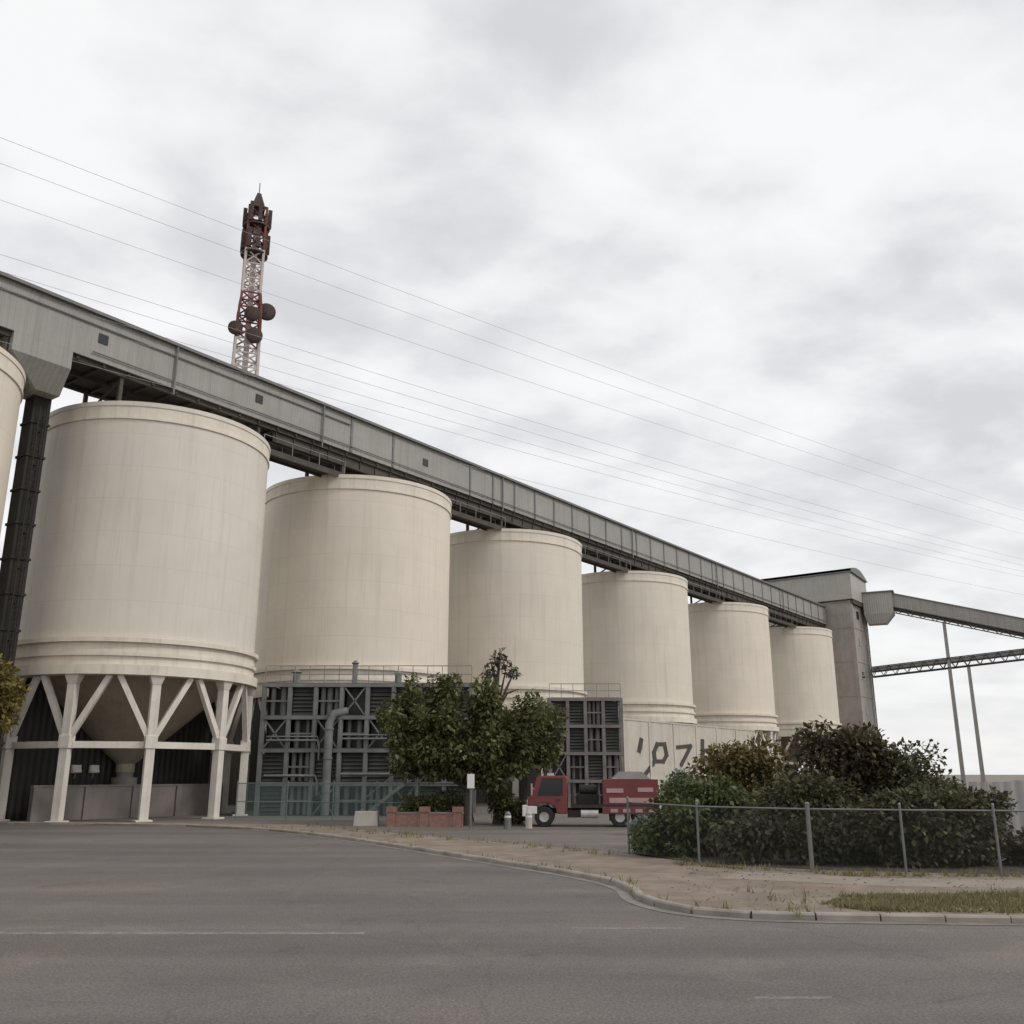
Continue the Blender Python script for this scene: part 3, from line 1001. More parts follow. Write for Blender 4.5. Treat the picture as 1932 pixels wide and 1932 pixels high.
def trestle(label, x, y, H, wb=2.4, wt=1.2):
    o = thing("conveyor_trestle", label, "trestle", (x, y, 0), math.atan2(-14.9, 31.4), "steel trestles under the far conveyors")
    ends = []
    for s_ in (-1, 1):
        m_ = MB()
        m_.beam((0, s_ * wb / 2, 0), (0, s_ * wt / 2, H), 0.62, 0.62, 0.5)
        m_.build("leg", M["trestle"], o)
    m_ = MB()
    k = 6
    for j in range(k):
        z0, z1 = H * j / k, H * (j + 1) / k
        w0, w1 = wb + (wt - wb) * j / k, wb + (wt - wb) * (j + 1) / k
        m_.beam((0, -w0 / 2, z0), (0, w1 / 2, z1), 0.13)
        m_.beam((0, w0 / 2, z0), (0, -w1 / 2, z1), 0.13)
        m_.beam((0, -w1 / 2, z1), (0, w1 / 2, z1), 0.16)
    m_.build("bracing", M["trestle"], o)
    return o


trestle("tall thin steel trestle under the upper hooded conveyor", 70.4, 152.2, 26.3, 1.5, 1.2)
trestle("shorter splayed steel trestle holding up the lower open conveyor", 72.9, 151.0, 18.9, 2.6, 1.0)
jn = thing("junction_house", "clad junction house on legs where the two far conveyors meet", "tower", (95.6, 140.2, 0), math.atan2(-14.9, 31.4))
m = MB()
m.box((-2, -2.5, 17), (3, 2.5, 24))
m.build("wall", M["pale_clad"], jn)
m = MB()
m.box((-2.3, -2.8, 24.003), (3.3, 2.8, 24.3))
m.build("roof", M["clad_trim"], jn)
for sx in (-1.7, 2.7):
    for sy in (-2.2, 2.2):
        m = MB()
        m.beam((sx, sy, 0), (sx, sy, 16.997), 0.4)
        m.build("leg", M["frame_grey"], jn)

# ------------------------------------------------------------------ telecom mast behind the silos
mast = thing("telecom_mast", "tall red and white banded lattice mast with dark antennas rising behind the gallery", "mast", (-28.1, 91.0, 0), R(20))
bands = [(0, 10, 0), (10, 20, 1), (20, 30, 0), (30, 40, 1), (40, 46.5, 1), (46.5, 52.0, 0), (52.0, 57.2, 1), (57.2, 62.5, 0)]


def mw(z):
    return 2.15 if z < 0 else max(1.3, 4.0 - z * 0.035) if z < 52 else 1.85


for z0, z1, cc in bands:
    m = MB()
    k = max(2, int((z1 - z0) / 1.4))
    for j in range(k):
        a_, b_ = z0 + (z1 - z0) * j / k, z0 + (z1 - z0) * (j + 1) / k
        wa, wb_ = mw(a_) / 2, mw(b_) / 2
        cs = [(-1, -1), (1, -1), (1, 1), (-1, 1)]
        for i in range(4):
            p, q = cs[i], cs[(i + 1) % 4]
            m.beam((p[0] * wa, p[1] * wa, a_), (p[0] * wb_, p[1] * wb_, b_), 0.26)
            m.beam((p[0] * wa, p[1] * wa, a_), (q[0] * wb_, q[1] * wb_, b_), 0.14)
            m.beam((q[0] * wa, q[1] * wa, a_), (p[0] * wb_, p[1] * wb_, b_), 0.14)
            m.beam((p[0] * wb_, p[1] * wb_, b_), (q[0] * wb_, q[1] * wb_, b_), 0.14)
    m.build("lattice_section", M["mast_red"] if cc == 0 else M["mast_white"], mast)
m = MB()
m.box((-0.28, -0.28, 0), (0.28, 0.28, 60))
m.build("cable_riser", M["mast_white"], mast)
for zc_, rr in ((56.8, 1.45), (60.2, 1.45)):
    m = MB()
    m.lathe([(0.3, zc_), (rr, zc_), (rr, zc_ + 0.15), (0.3, zc_ + 0.15), (0.3, zc_)], 20, smooth=False)
    for z in (zc_ + 0.6, zc_ + 1.1):
        m.lathe([(rr - 0.04, z), (rr, z), (rr, z + 0.06), (rr - 0.04, z + 0.06), (rr - 0.04, z)], 20)
    m.build("platform", M["antenna"], mast)
for k in range(9):
    an = 2 * math.pi * k / 9
    for z0 in (57.3, 60.5):
        if z0 > 60 and k % 3 == 2:
            continue
        m = MB()
        c, q = 1.36 * math.cos(an), 1.36 * math.sin(an)
        m.beam((c, q, z0), (c, q, z0 + 2.3), 0.42, 0.2)
        m.build("antenna_panel", M["antenna"], mast)
m = MB()
m.frus((-0.75, -0.75), (0.75, 0.75), 62.5, (-0.2, -0.2), (0.2, 0.2), 64.6)
m.tube([(0, 0, 64.6), (0, 0, 66.0)], 0.05, 6)
m.build("top_cap", M["antenna"], mast)
for (x, y, z, r_) in ((1.7, -0.9, 49.9, 0.95), (-1.35, -1.2, 47.4, 0.75), (0.6, -1.5, 46.7, 0.85), (0.2, -1.4, 49.2, 0.8)):
    m = MB()
    n_ = 20
    vs = [(x, y + 0.1, z)] + [(x + r_ * math.cos(2 * math.pi * k / n_), y - 0.35, z + r_ * math.sin(2 * math.pi * k / n_)) for k in range(n_)]
    vs += [(x + r_ * math.cos(2 * math.pi * k / n_), y - 0.05, z + r_ * math.sin(2 * math.pi * k / n_)) for k in range(n_)]
    fs = [(0, 1 + (k + 1) % n_, 1 + k) for k in range(n_)] + [(1 + k, 1 + (k + 1) % n_, 1 + n_ + (k + 1) % n_, 1 + n_ + k) for k in range(n_)]
    m.add(vs, fs, 0, True)
    m.beam((x, y, z), (x * 0.4, y * 0.4, z), 0.16)
    m.build("dish_antenna", M["antenna"], mast)

# ------------------------------------------------------------------ plant buildings at the foot of the silos


def plant_block(name, label, cat, x0, x1, y0, y1, H, nx, levels, col_mat, seed):
    r_ = random.Random(seed)
    o = thing(name, label, cat, (x0, y0, 0))
    wx, wy = x1 - x0, y1 - y0
    xs = [wx * i / nx for i in range(nx + 1)]
    for ix, x in enumerate(xs):
        for y in (0, wy):
            m_ = MB()
            m_.box((x - 0.11, y - 0.11, 0), (x + 0.11, y + 0.11, H))
            m_.box((x - 0.16, y - 0.02, 0), (x + 0.16, y + 0.02, H - 0.01))
            m_.build("column", col_mat, o)
    zs_ = [H * (k + 1) / levels for k in range(levels)]
    for k, z in enumerate(zs_):
        m_ = MB()
        m_.box((-0.1, -0.13, z - 0.26), (wx + 0.1, 0.13, z - 0.02))
        m_.box((-0.1, wy - 0.13, z - 0.26), (wx + 0.1, wy + 0.13, z - 0.02))
        for x in xs:
            m_.box((x - 0.09, 0.131, z - 0.24), (x + 0.09, wy - 0.131, z - 0.04))
        m_.build("floor_beam", col_mat, o)
        m_ = MB()
        m_.box((0.12, 0.14, z - 0.018), (wx - 0.12, wy - 0.14, z + 0.03))
        m_.build("deck", M["louvre"], o)
        # mid-height girt
    for ix in range(nx):
        for k in range(levels):
            z0 = (zs_[k - 1] if k else 0) + 0.04
            z1 = zs_[k] - 0.27
            xa, xb = xs[ix] + 0.17, xs[ix + 1] - 0.17
            m_ = MB()
            style = r_.choice([0, 0, 1, 2])
            if style == 0:                       # louvred bay
                z = z0
                while z < z1 - 0.12:
                    m_.beam((xa, 0.20, z + 0.08), (xb, 0.20, z + 0.08), 0.03, 0.2, up=(0, 0.5, 0.86))
                    z += 0.24
                m_.box((xa, 0.36, z0), (xb, 0.40, z1))
                m_.build("louvre_panel", M["louvre"], o)
            elif style == 1:                     # braced bay over dark sheeting set well back
                m_.beam((xa, 0.0, z0), (xb, 0.0, z1), 0.09)
                m_.beam((xb, 0.0, z0), (xa, 0.0, z1), 0.09)
                m_.build("brace", col_mat, o)
                m2_ = MB()
                m2_.box((xa, 0.9, z0), (xb, 0.95, z1))
                m2_.build("louvre_panel", M["louvre"], o)
            else:                                # duct and pipe runs
                n_ = r_.randint(2, 3)
                for j in range(n_):
                    x = xa + (xb - xa) * (j + 0.5) / n_
                    m_.tube([(x, 0.45, z0), (x, 0.45, z1)], r_.uniform(0.10, 0.2), 10)
                m_.box((xa, 0.02, (z0 + z1) / 2 - 0.05), (xb, 0.12, (z0 + z1) / 2 + 0.05))
                m_.build("pipe_run", col_mat, o)
                m2_ = MB()
                m2_.box((xa, 0.9, z0), (xb, 0.95, z1))
                m2_.build("louvre_panel", M["louvre"], o)
    m_ = MB()
    m_.box((0.05, wy - 0.3, 0.02), (wx - 0.05, wy - 0.2, H - 0.3))
    for x in (0.16, wx - 0.2):
        m_.box((x, 0.45, 0.02), (x + 0.04, wy - 0.31, H - 0.3))
    m_.build("back_wall", M["louvre"], o)
    m_ = MB()
    for x in np.arange(0, wx + 0.01, 0.95):
        m_.beam((x, 0, H), (x, 0, H + 1.1), 0.045)
    for z in (H + 0.55, H + 1.1):
        m_.beam((0, 0, z), (wx, 0, z), 0.05)
    m_.build("handrail", M["rail"], o)
    return o


pa = plant_block("plant_building", "dark grey steel framed plant building with louvres beside the nearest silo", "plant building",
                 -15.9, -2.6, 61.2, 66.5, 8.15, 8, 4, M["frame_grey"], 3)
for (x, w_, h_) in ((1.5, 0.5, 0.8), (5.4, 0.35, 1.4), (8.3, 0.45, 0.7)):
    m = MB()
    m.lathe([(w_ / 2, 8.19), (w_ / 2, 8.19 + h_), (w_ * 0.75, 8.25 + h_), (w_ * 0.2, 8.45 + h_), (0, 8.45 + h_)], 14, c=(x, 2.2))
    m.build("roof_vent", M["galv"] if x > 3 else M["frame_grey"], pa)
m = MB()
m.tube([(4.35, -0.42, 0.05), (4.35, -0.42, 5.6), (4.6, -0.3, 6.2), (5.3, 0.2, 6.4)], 0.26, 14)
for z in (1.4, 3.4, 5.2):
    m.tube([(4.35, -0.42, z), (4.35, -0.42, z + 0.1)], 0.31, 14)
m.build("duct", M["frame_grey"], pa)
m = MB()
for z, r_ in ((4.55, 0.07), (4.78, 0.05), (2.4, 0.09)):
    m.tube([(0.4, -0.28, z), (3.6, -0.28, z), (3.75, -0.28, z - 0.4), (3.75, -0.28, z - 1.2)], r_, 8)
    m.tube([(5.2, -0.28, z + 0.1), (11.4, -0.28, z + 0.1)], r_, 8)
m.build("pipe", M["galv"], pa)
m = MB()
for k in range(10):
    m.box((6.9 + k * 0.26, -1.1, 0.2 + k * 0.2), (7.2 + k * 0.26, -0.4, 0.24 + k * 0.2))
m.beam((6.9, -1.12, 0.1), (9.6, -1.12, 2.2), 0.05, 0.2)
m.beam((6.9, -0.38, 0.1), (9.6, -0.38, 2.2), 0.05, 0.2)
m.beam((6.9, -1.12, 1.1), (9.6, -1.12, 3.2), 0.05)
m.build("stair", M["galv"], pa)
plant_block("pipe_frame", "purplish grey open pipe frame between the round tree and the red truck", "plant frame",
            3.0, 8.7, 76.5, 81.5, 8.4, 4, 4, M["purple_grey"], 9)
sh = thing("backdrop", "long dark corrugated shed added behind the silo legs to darken the gaps", "backdrop", row(0, 0, 0), ROT)  # invented dark backdrop, keeps sky from showing between the legs
m = MB()
m.box((-5, 68.0, 0), (150, 78, 7.6))
m.build("wall", M["backdrop"], sh)
m = MB()
m.add([(-5.4, 67.5, 7.603), (150.4, 67.5, 7.603), (150.4, 73, 8.9), (-5.4, 73, 8.9), (150.4, 78.5, 7.603), (-5.4, 78.5, 7.603)],
      [(0, 1, 2, 3), (3, 2, 4, 5), (0, 3, 5), (1, 4, 2), (5, 4, 1, 0)])
m.build("roof", M["gallery_roof"], sh)
lw = thing("yard_wall", "low stained wall across the yard between the nearest silo's legs", "wall", row(33.5, 53.2), ROT)
m = MB()
m.box((-6.2, 0, 0), (6.2, 0.25, 1.8))
m.box((-6.2, -0.04, 1.803), (6.2, 0.29, 1.9))
for x in range(-6, 7, 3):
    m.box((x - 0.2, -0.12, 0), (x + 0.2, -0.003, 1.79))
m.build("wall", M["wall_low"], lw)
for xw, lab in ((30.63, "small white plate at left on the added black screen under the nearest silo"), (31.75, "small white plate at right on the added black screen under the nearest silo")):
    s_ = thing("wall_lamp", lab.replace("plate", "bulkhead lamp housing"), "lamp", row(xw, 54.9, 2.6), ROT, "white lamp housings under the nearest silo")
    m = MB()
    m.box((-0.28, 0, -0.05), (0.28, 0.18, 0.42))
    m.frus((-0.28, -0.12), (0.28, 0), 0.0, (-0.2, -0.04), (0.2, 0), 0.4)
    m.build("housing", M["white"], s_, bevel=0.03)
    m = MB()
    m.beam((0, 0.22, -0.35), (0, 0.1, 0.0), 0.08)
    m.build("bracket", M["rail"], s_)


gw = thing("gap_shade_wall", "tall pale added wall with dark strokes painted as leg gap shade below the far silos", "wall", row(84, 46.3), ROT)  # added wall; its strokes paint in the dark gaps between legs
m = MB()
m.box((-4.7, 0, 0), (27, 0.3, 7.5))
m.box((-4.75, -0.06, 7.503), (27.05, 0.36, 7.65))
for x in np.arange(-4.4, 27, 5.2):
    m.box((x - 0.2, -0.07, 0), (x + 0.2, -0.003, 7.49))
m.build("wall", M["pale_wall"], gw)
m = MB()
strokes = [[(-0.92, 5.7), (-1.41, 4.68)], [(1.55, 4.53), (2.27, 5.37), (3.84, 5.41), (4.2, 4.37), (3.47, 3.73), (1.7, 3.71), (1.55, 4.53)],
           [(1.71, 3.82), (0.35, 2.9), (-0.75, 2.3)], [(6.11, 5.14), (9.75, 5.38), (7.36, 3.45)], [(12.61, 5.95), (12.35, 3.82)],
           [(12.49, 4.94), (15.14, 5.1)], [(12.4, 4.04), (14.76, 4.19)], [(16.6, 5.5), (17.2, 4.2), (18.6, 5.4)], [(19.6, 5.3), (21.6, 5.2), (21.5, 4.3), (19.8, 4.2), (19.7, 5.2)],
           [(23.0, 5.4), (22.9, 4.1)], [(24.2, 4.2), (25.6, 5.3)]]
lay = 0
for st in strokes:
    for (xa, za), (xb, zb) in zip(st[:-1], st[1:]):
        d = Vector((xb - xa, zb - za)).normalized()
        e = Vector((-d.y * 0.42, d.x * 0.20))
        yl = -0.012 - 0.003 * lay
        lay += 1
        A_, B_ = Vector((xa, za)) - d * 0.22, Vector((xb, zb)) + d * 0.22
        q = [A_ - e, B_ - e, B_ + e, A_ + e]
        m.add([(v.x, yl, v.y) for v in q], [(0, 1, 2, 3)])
m.build("gap_shade_mark", M["gap_shade"], gw)
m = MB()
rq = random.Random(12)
for k in range(46):                                  # thin dark runs added below the gap shade strokes
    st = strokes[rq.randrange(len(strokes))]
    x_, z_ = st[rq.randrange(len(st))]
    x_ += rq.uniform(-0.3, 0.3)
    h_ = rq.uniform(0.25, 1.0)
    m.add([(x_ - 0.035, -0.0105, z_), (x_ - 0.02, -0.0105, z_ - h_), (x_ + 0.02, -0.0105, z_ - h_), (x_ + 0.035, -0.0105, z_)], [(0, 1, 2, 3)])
m.build("gap_shade_run", M["gap_shade"], gw)

# ------------------------------------------------------------------ fences
def fence(label, pts, H, post_mat, net_mat, over=0.12, rails=(1.0,), pr=0.035):
    o = thing("chain_link_fence", label, "fence", (pts[0][0], pts[0][1], 0))
    p0 = Vector((pts[0][0], pts[0][1]))
    for i, p in enumerate(pts):
        m_ = MB()
        rel = Vector(p[:2]) - p0
        rad = p[2] if len(p) > 2 else pr
        m_.tube([(rel.x, rel.y, 0), (rel.x, rel.y, H + over)], rad, 8)
        m_.tube([(rel.x, rel.y, H + over), (rel.x, rel.y, H + over + 0.04)], [rad * 1.25, rad * 0.6], 8)
        m_.build("post", post_mat, o)
    for i in range(len(pts) - 1):
        a_, b_ = Vector(pts[i][:2]) - p0, Vector(pts[i + 1][:2]) - p0
        d = b_ - a_
        Lg = d.length
        m_ = MB()
        for f_ in rails:
            m_.tube([(0, 0, H * f_), (Lg, 0, H * f_)], 0.024, 6)
        rl = m_.build("rail", post_mat, o)
        m_ = MB()
        m_.add([(0.03, 0, 0.06), (Lg - 0.03, 0, 0.06), (Lg - 0.03, 0, H - 0.02), (0.03, 0, H - 0.02)], [(0, 1, 2, 3)])
        nt_ = m_.build("netting", net_mat, o)
        for q in (rl, nt_):
            q.location = (a_.x, a_.y, 0)
            q.rotation_euler = (0, 0, math.atan2(d.y, d.x))
    return o


fence("galvanised chain link fence on posts in front of the dark shrubs", [(3.75, 31.9), (5.2, 27.7), (7.7, 25.65, 0.06), (9.85, 25.0), (12.0, 24.55), (15, 24.3), (18, 24.1), (21, 24.0)],
      1.62, M["galv"], M["chain_grey"], 0.14)
fence("green chain link fence in front of the dark plant building", [(-15.6, 55.6), (-12.6, 55.0), (-9.9, 54.3), (-7.4, 53.6), (-5.0, 52.6), (-2.6, 51.6)],
      2.0, M["fence_green"], M["chain_green"], 0.1, rails=(1.0, 0.5))
fence("green chain link fence behind the leftmost white silo legs", [(-33.0, 60.2), (-30.0, 62.2), (-27.2, 64.0)],
      2.4, M["fence_green"], M["chain_green"], 0.1, rails=(1.0, 0.5))


# ------------------------------------------------------------------ vegetation
def leaf_cloud(name, blobs, n, size, mat, parent, flat=0.0, spiky=0.0, seed=0):
    """many small bent leaf faces spread through a volume of overlapping clumps; blobs are (x, y, z, rx, ry, rz, weight)"""
    r = np.random.default_rng(seed)
    B = np.array([b_[:6] for b_ in blobs], float)
    w = np.array([b_[6] if len(b_) > 6 else b_[3] * b_[4] * b_[5] for b_ in blobs], float)
    idx = r.choice(len(B), size=n, p=w / w.sum())
    d = r.normal(size=(n, 3))
    d /= np.linalg.norm(d, axis=1, keepdims=True)
    rad = r.random(n) ** (1 / 2.2)
    rad = np.where(r.random(n) < 0.08, rad * r.uniform(1.0, 1.22, n), rad)
    c = B[idx, :3] + d * rad[:, None] * B[idx, 3:6]
    c[:, 2] = np.maximum(c[:, 2], 0.06)
    # leaf axes: mostly outward and a little down, with a random roll
    ax = d * 0.8 + r.normal(size=(n, 3)) * 0.75
    ax[:, 2] += -0.2 + spiky
    ax /= np.linalg.norm(ax, axis=1, keepdims=True)
    up = r.normal(size=(n, 3)) * 0.6 + np.array([0, 0, 1.0]) * (1 - spiky)
    sd = np.cross(ax, up)
    sd /= np.linalg.norm(sd, axis=1, keepdims=True) + 1e-9
    nn = np.cross(sd, ax)
    ln = size * (0.5 + 1.0 * r.random(n) ** 1.6)[:, None]
    wd = ln * (0.30 - 0.17 * spiky)
    v0 = c
    v1 = c + ax * ln * 0.5 + sd * wd + nn * ln * 0.07
    v2 = c + ax * ln - nn * ln * 0.12
    v3 = c + ax * ln * 0.5 - sd * wd + nn * ln * 0.07
    V = np.stack([v0, v1, v2, v3], 1).reshape(-1, 3).astype(np.float32)
    me = bpy.data.meshes.new(name)
    me.vertices.add(4 * n)
    me.vertices.foreach_set("co", V.ravel())
    me.loops.add(4 * n)
    me.loops.foreach_set("vertex_index", np.arange(4 * n, dtype=np.int32))
    me.polygons.add(n)
    me.polygons.foreach_set("loop_start", np.arange(0, 4 * n, 4, dtype=np.int32))
    me.polygons.foreach_set("loop_total", np.full(n, 4, dtype=np.int32))
    me.materials.append(mat)
    me.update(calc_edges=True)
    me.validate()
    o = bpy.data.objects.new(name, me)
    COL.objects.link(o)
    o.parent = parent
    return o


def clumps(cx, cy, cz, rx, ry, rz, k, seed, cl=0.42, zmin=-1):
    """sub-clumps scattered over an ellipsoid's volume, biased to its surface"""
    r = random.Random(seed)
    out = []
    for _ in range(k):
        while True:
            d = Vector((r.gauss(0, 1), r.gauss(0, 1), r.gauss(0, 1)))
            d.normalize()
            if d.z > zmin:
                break
        s = r.uniform(0.35, 0.86)
        q = r.uniform(0.7, 1.25) * cl
        out.append((cx + d.x * rx * s, cy + d.y * ry * s, max(0.3, cz + d.z * rz * s), rx * q, ry * q, rz * q))
    return out


def limbs(o, base_r, H, tips, mat, seed, lean=(0, 0)):
    r = random.Random(seed)
    m_ = MB()
    pts = [(0, 0, 0)]
    for k in range(1, 6):
        u = k / 5
        pts.append((lean[0] * u + r.uniform(-0.06, 0.06) * H * 0.2, lean[1] * u, H * u))
    m_.tube(pts, [base_r * 1.35] + [base_r * (1 - 0.12 * k) for k in range(1, 6)], 10)
    m_.build("trunk", mat, o)
    m_ = MB()
    for (x, y, z) in tips:
        st = Vector(pts[r.choice([3, 4, 5])])
        e = Vector((x, y, z))
        mid = st.lerp(e, 0.5) + Vector((r.uniform(-.2, .2), r.uniform(-.2, .2), r.uniform(0.0, .35)))
        m_.tube([st, mid, e], [base_r * 0.5, base_r * 0.32, base_r * 0.1], 6)
    m_.build("limb", mat, o)


# round dark tree by the plant building
tr = thing("tree", "round dark green broadleaf tree in front of the third silo", "tree", (-2.2, 50.0, 0))
bl = []
for (x, z, rx, rz, k_, sd) in ((-3.0, 5.2, 1.9, 2.3, 14, 1), (-0.9, 5.0, 2.3, 2.7, 18, 2), (1.4, 4.9, 2.2, 2.6, 16, 3), (3.5, 4.7, 1.7, 2.3, 16, 4), (0.0, 3.2, 3.9, 1.7, 20, 5), (-3.4, 3.3, 1.3, 1.5, 8, 6)):
    bl += clumps(x, 0, z, rx, 2.4, rz, k_, sd, 0.36)
rr2 = random.Random(3)
bl = [(b_[0], b_[1], b_[2], *(v * rr2.uniform(0.7, 1.2) for v in b_[3:6])) for b_ in bl]
leaf_cloud("crown", bl, 42000, 0.26, M["leaf_tree"], tr, seed=5)
limbs(tr, 0.26, 3.0, [(b_[0], b_[1], b_[2]) for b_ in bl[::5]], M["bark"], 4)
# dry pointed tree top standing up out of it
tr2 = thing("dead_tree", "brown bare tree with a dry pointed top poking above the round dark tree", "tree", (-0.75, 51.5, 0))
bl = [(0.05, 0, 8.5, 0.5, 0.4, 0.4), (0.6, 0, 8.0, 0.45, 0.4, 0.3), (-0.5, 0, 7.8, 0.45, 0.4, 0.35), (0.9, 0, 7.75, 0.35, 0.4, 0.25), (0.1, 0, 8.9, 0.25, 0.22, 0.3)]
leaf_cloud("crown", bl, 420, 0.22, M["leaf_dry"], tr2, seed=8)
limbs(tr2, 0.22, 7.4, [(0.1, 0, 9.1), (0.9, 0, 7.9), (-0.8, 0, 7.7), (0.5, 0.2, 8.4), (-0.4, 0, 8.3), (1.1, -0.2, 6.9), (-1.0, 0.2, 6.6)], M["bark"], 6, (0.05, 0))
for (x, y, lab, bb, n_, sd) in ((-4.3, 50.6, "low green bush under the left half of the round tree", clumps(0, 0, 0.9, 1.9, 0.8, 0.9, 16, 201, 0.42), 5500, 202),
                               (-0.2, 50.9, "low green bush between the sign post and the red truck's bumper", clumps(0, 0, 0.85, 1.3, 0.8, 0.85, 14, 211, 0.42), 4200, 212)):
    o = thing("shrub", lab, "shrub", (x, y, 0), group="low bushes under the round tree")
    leaf_cloud("foliage", bb, n_, 0.2, M["leaf_tree"], o, seed=sd)
    m = MB()
    for k in range(5):
        b_ = bb[k * 2]
        m.tube([(0.2 * k - 0.4, 0, 0), (b_[0], b_[1], b_[2])], [0.05, 0.015], 6)
    m.build("stem", M["bark"], o)
# yellow tree at the left edge
ty = thing("tree", "yellow green tree peeping in at the left edge of the photo", "tree", (-24.15, 44.5, 0))
bl = clumps(0.0, 0, 5.7, 1.45, 1.6, 2.1, 20, 12, 0.4)
leaf_cloud("crown", bl, 5200, 0.26, M["leaf_yellow"], ty, seed=13)
limbs(ty, 0.17, 4.2, [(b_[0], b_[1], b_[2]) for b_ in bl[::3]], M["bark"], 7)


def shrub(label, x, y, blobs, n, size, mat, seed, trunks=5, spiky=0.0, tmat="bark", spread=1.0):
    o = thing("shrub", label, "shrub", (x, y, 0), group="shrubs behind the galvanised fence")
    leaf_cloud("foliage", blobs, n, size, mat, o, spiky=spiky, seed=seed)
    r = random.Random(seed)
    m_ = MB()
    for k in range(trunks):
        b_ = r.choice(blobs)
        x0, y0 = r.uniform(-0.5, 0.5) * spread, r.uniform(-0.4, 0.4) * spread
        m_.tube([(x0, y0, 0), ((x0 + b_[0]) / 2 + r.uniform(-.15, .15), (y0 + b_[1]) / 2, b_[2] * 0.55), (b_[0], b_[1], b_[2])], [0.06, 0.045, 0.015], 6)
    m_.build("stem", M[tmat], o)
    return o


shrub("light green leafy shrub at the left end of the shrub mass", 6.15, 30.6, clumps(0.15, 0, 1.1, 1.7, 1.6, 1.15, 20, 21, 0.42) + clumps(-1.3, -0.2, 0.8, 1.0, 1.0, 0.9, 10, 22, 0.45), 15000, 0.17, M["leaf_green"], 23)
shrub("yellowish olive shrub with loose twigs behind the light green one", 8.4, 33.6, clumps(-0.3, 0, 2.3, 1.9, 1.4, 1.3, 20, 31, 0.4) + clumps(0, 0, 1.2, 2.0, 1.4, 1.3, 10, 32, 0.45), 11000, 0.19, M["leaf_olive"], 33)
shrub("dark brown shrub, tallest of the mass, below the concrete tower", 10.7, 31.6, clumps(0, 0, 2.6, 1.9, 1.6, 1.65, 24, 41, 0.4) + clumps(0.2, 0, 1.1, 2.2, 1.6, 1.3, 14, 42, 0.45), 19000, 0.19, M["leaf_brown"], 43, spiky=0.15)
shrub("rounded grey green shrub right of the tall brown one", 12.9, 31.3, clumps(0, 0, 2.35, 1.35, 1.5, 1.65, 20, 51, 0.42) + clumps(0, 0, 1.0, 1.6, 1.5, 1.2, 12, 52, 0.45), 13000, 0.17, M["leaf_dark"], 53)
shrub("low black green shrub beneath the far trestles", 13.0, 28.6, clumps(0, 0, 1.3, 1.25, 1.3, 1.2, 22, 61, 0.4), 12000, 0.16, M["leaf_dark"], 63)
shrub("low dark shrub close behind the middle of the fence", 8.6, 28.0, clumps(0, 0, 1.0, 2.4, 1.2, 1.25, 26, 71, 0.42), 16000, 0.16, M["leaf_dark"], 73)
shrub("brown dry shrub at the right edge of the photo behind the fence", 14.7, 27.5, clumps(0, 0, 0.5, 1.3, 1.0, 0.6, 16, 81, 0.42), 8000, 0.16, M["leaf_brown"], 83)
shrub("dark low shrub between the fence and the tall brown shrub", 11.3, 27.0, clumps(0, 0, 1.0, 1.9, 1.1, 1.3, 22, 91, 0.42), 13000, 0.16, M["leaf_dark"], 93)
shrub("pale blue green bush low at the left foot of the shrub mass", 4.45, 32.3, clumps(0, 0, 0.55, 0.75, 0.7, 0.55, 10, 101, 0.5), 3000, 0.15, M["leaf_pale"], 103)
shrub("pale feathery bush beside the right end of the red truck", 7.3, 41.5, clumps(0, 0, 1.5, 0.9, 0.8, 1.3, 12, 111, 0.45), 3600, 0.2, M["leaf_pale"], 113)

# grass strip beside the kerb
gp = [(5.9, 19.4), (6.9, 20.75), (10.6, 20.95), (13.0, 20.8), (22, 20.1), (22, 16.9), (9.3, 18.15), (6.5, 18.4)]


def in_poly(x, y, P):
    c = False
    j = len(P) - 1
    for i in range(len(P)):
        if (P[i][1] > y) != (P[j][1] > y) and x < (P[j][0] - P[i][0]) * (y - P[i][1]) / (P[j][1] - P[i][1]) + P[i][0]:
            c = not c
        j = i
    return c


gb = MB()
rg = random.Random(5)
cnt = 0
while cnt < 15000:
    x, y = rg.uniform(5.6, 15), rg.uniform(16.8, 21.2)
    if not in_poly(x, y, gp):
        continue
    cnt += 1
    h = rg.uniform(0.03, 0.11) * (1.0 + 0.5 * math.sin(x * 1.7) * math.sin(y * 2.3))
    an = rg.uniform(0, 6.28)
    w_ = rg.uniform(0.012, 0.03)
    lx, ly = rg.uniform(-.05, .05), rg.uniform(-.05, .05)
    gb.add([(x - w_ * math.cos(an), y - w_ * math.sin(an), 0.088), (x + w_ * math.cos(an), y + w_ * math.sin(an), 0.088), (x + lx, y + ly, 0.09 + h)], [(0, 1, 2)])
gr = gb.build("grass", M["grass"])
tag(gr, "short olive dry grass strip beside the kerb at right", "grass")
kind(gr, "stuff")

wd = MB()
rw_ = random.Random(17)
spots = []
for p, q in zip(kl[:-1], kl[1:]):
    if 5 < p[1] < 48 and -14 < p[0] < 14 and rw_.random() < 0.5:
        spots.append((p[0] + rw_.uniform(-.1, .1), p[1] + rw_.uniform(0.12, 0.3), 0.09, rw_.randint(5, 14)))
for _ in range(80):
    u = rw_.random()
    x = 4.6 + 10 * u
    spots.append((x, 27.9 - min(3.0, (x - 4.6) * 0.85) - 0.05 * max(0, x - 8) + rw_.uniform(-0.45, 0.25), 0.09, rw_.randint(6, 18)))
for _ in range(120):
    spots.append((rw_.uniform(5, 14), rw_.uniform(17.9, 21.5), 0.09, rw_.randint(2, 6)))
for _ in range(90):
    v = rw_.random()
    spots.append((-10 + 13.5 * v + rw_.uniform(-.5, .5), 48.5 - 17.0 * v + rw_.uniform(-1.6, 0.2), 0.09, rw_.randint(4, 10)))
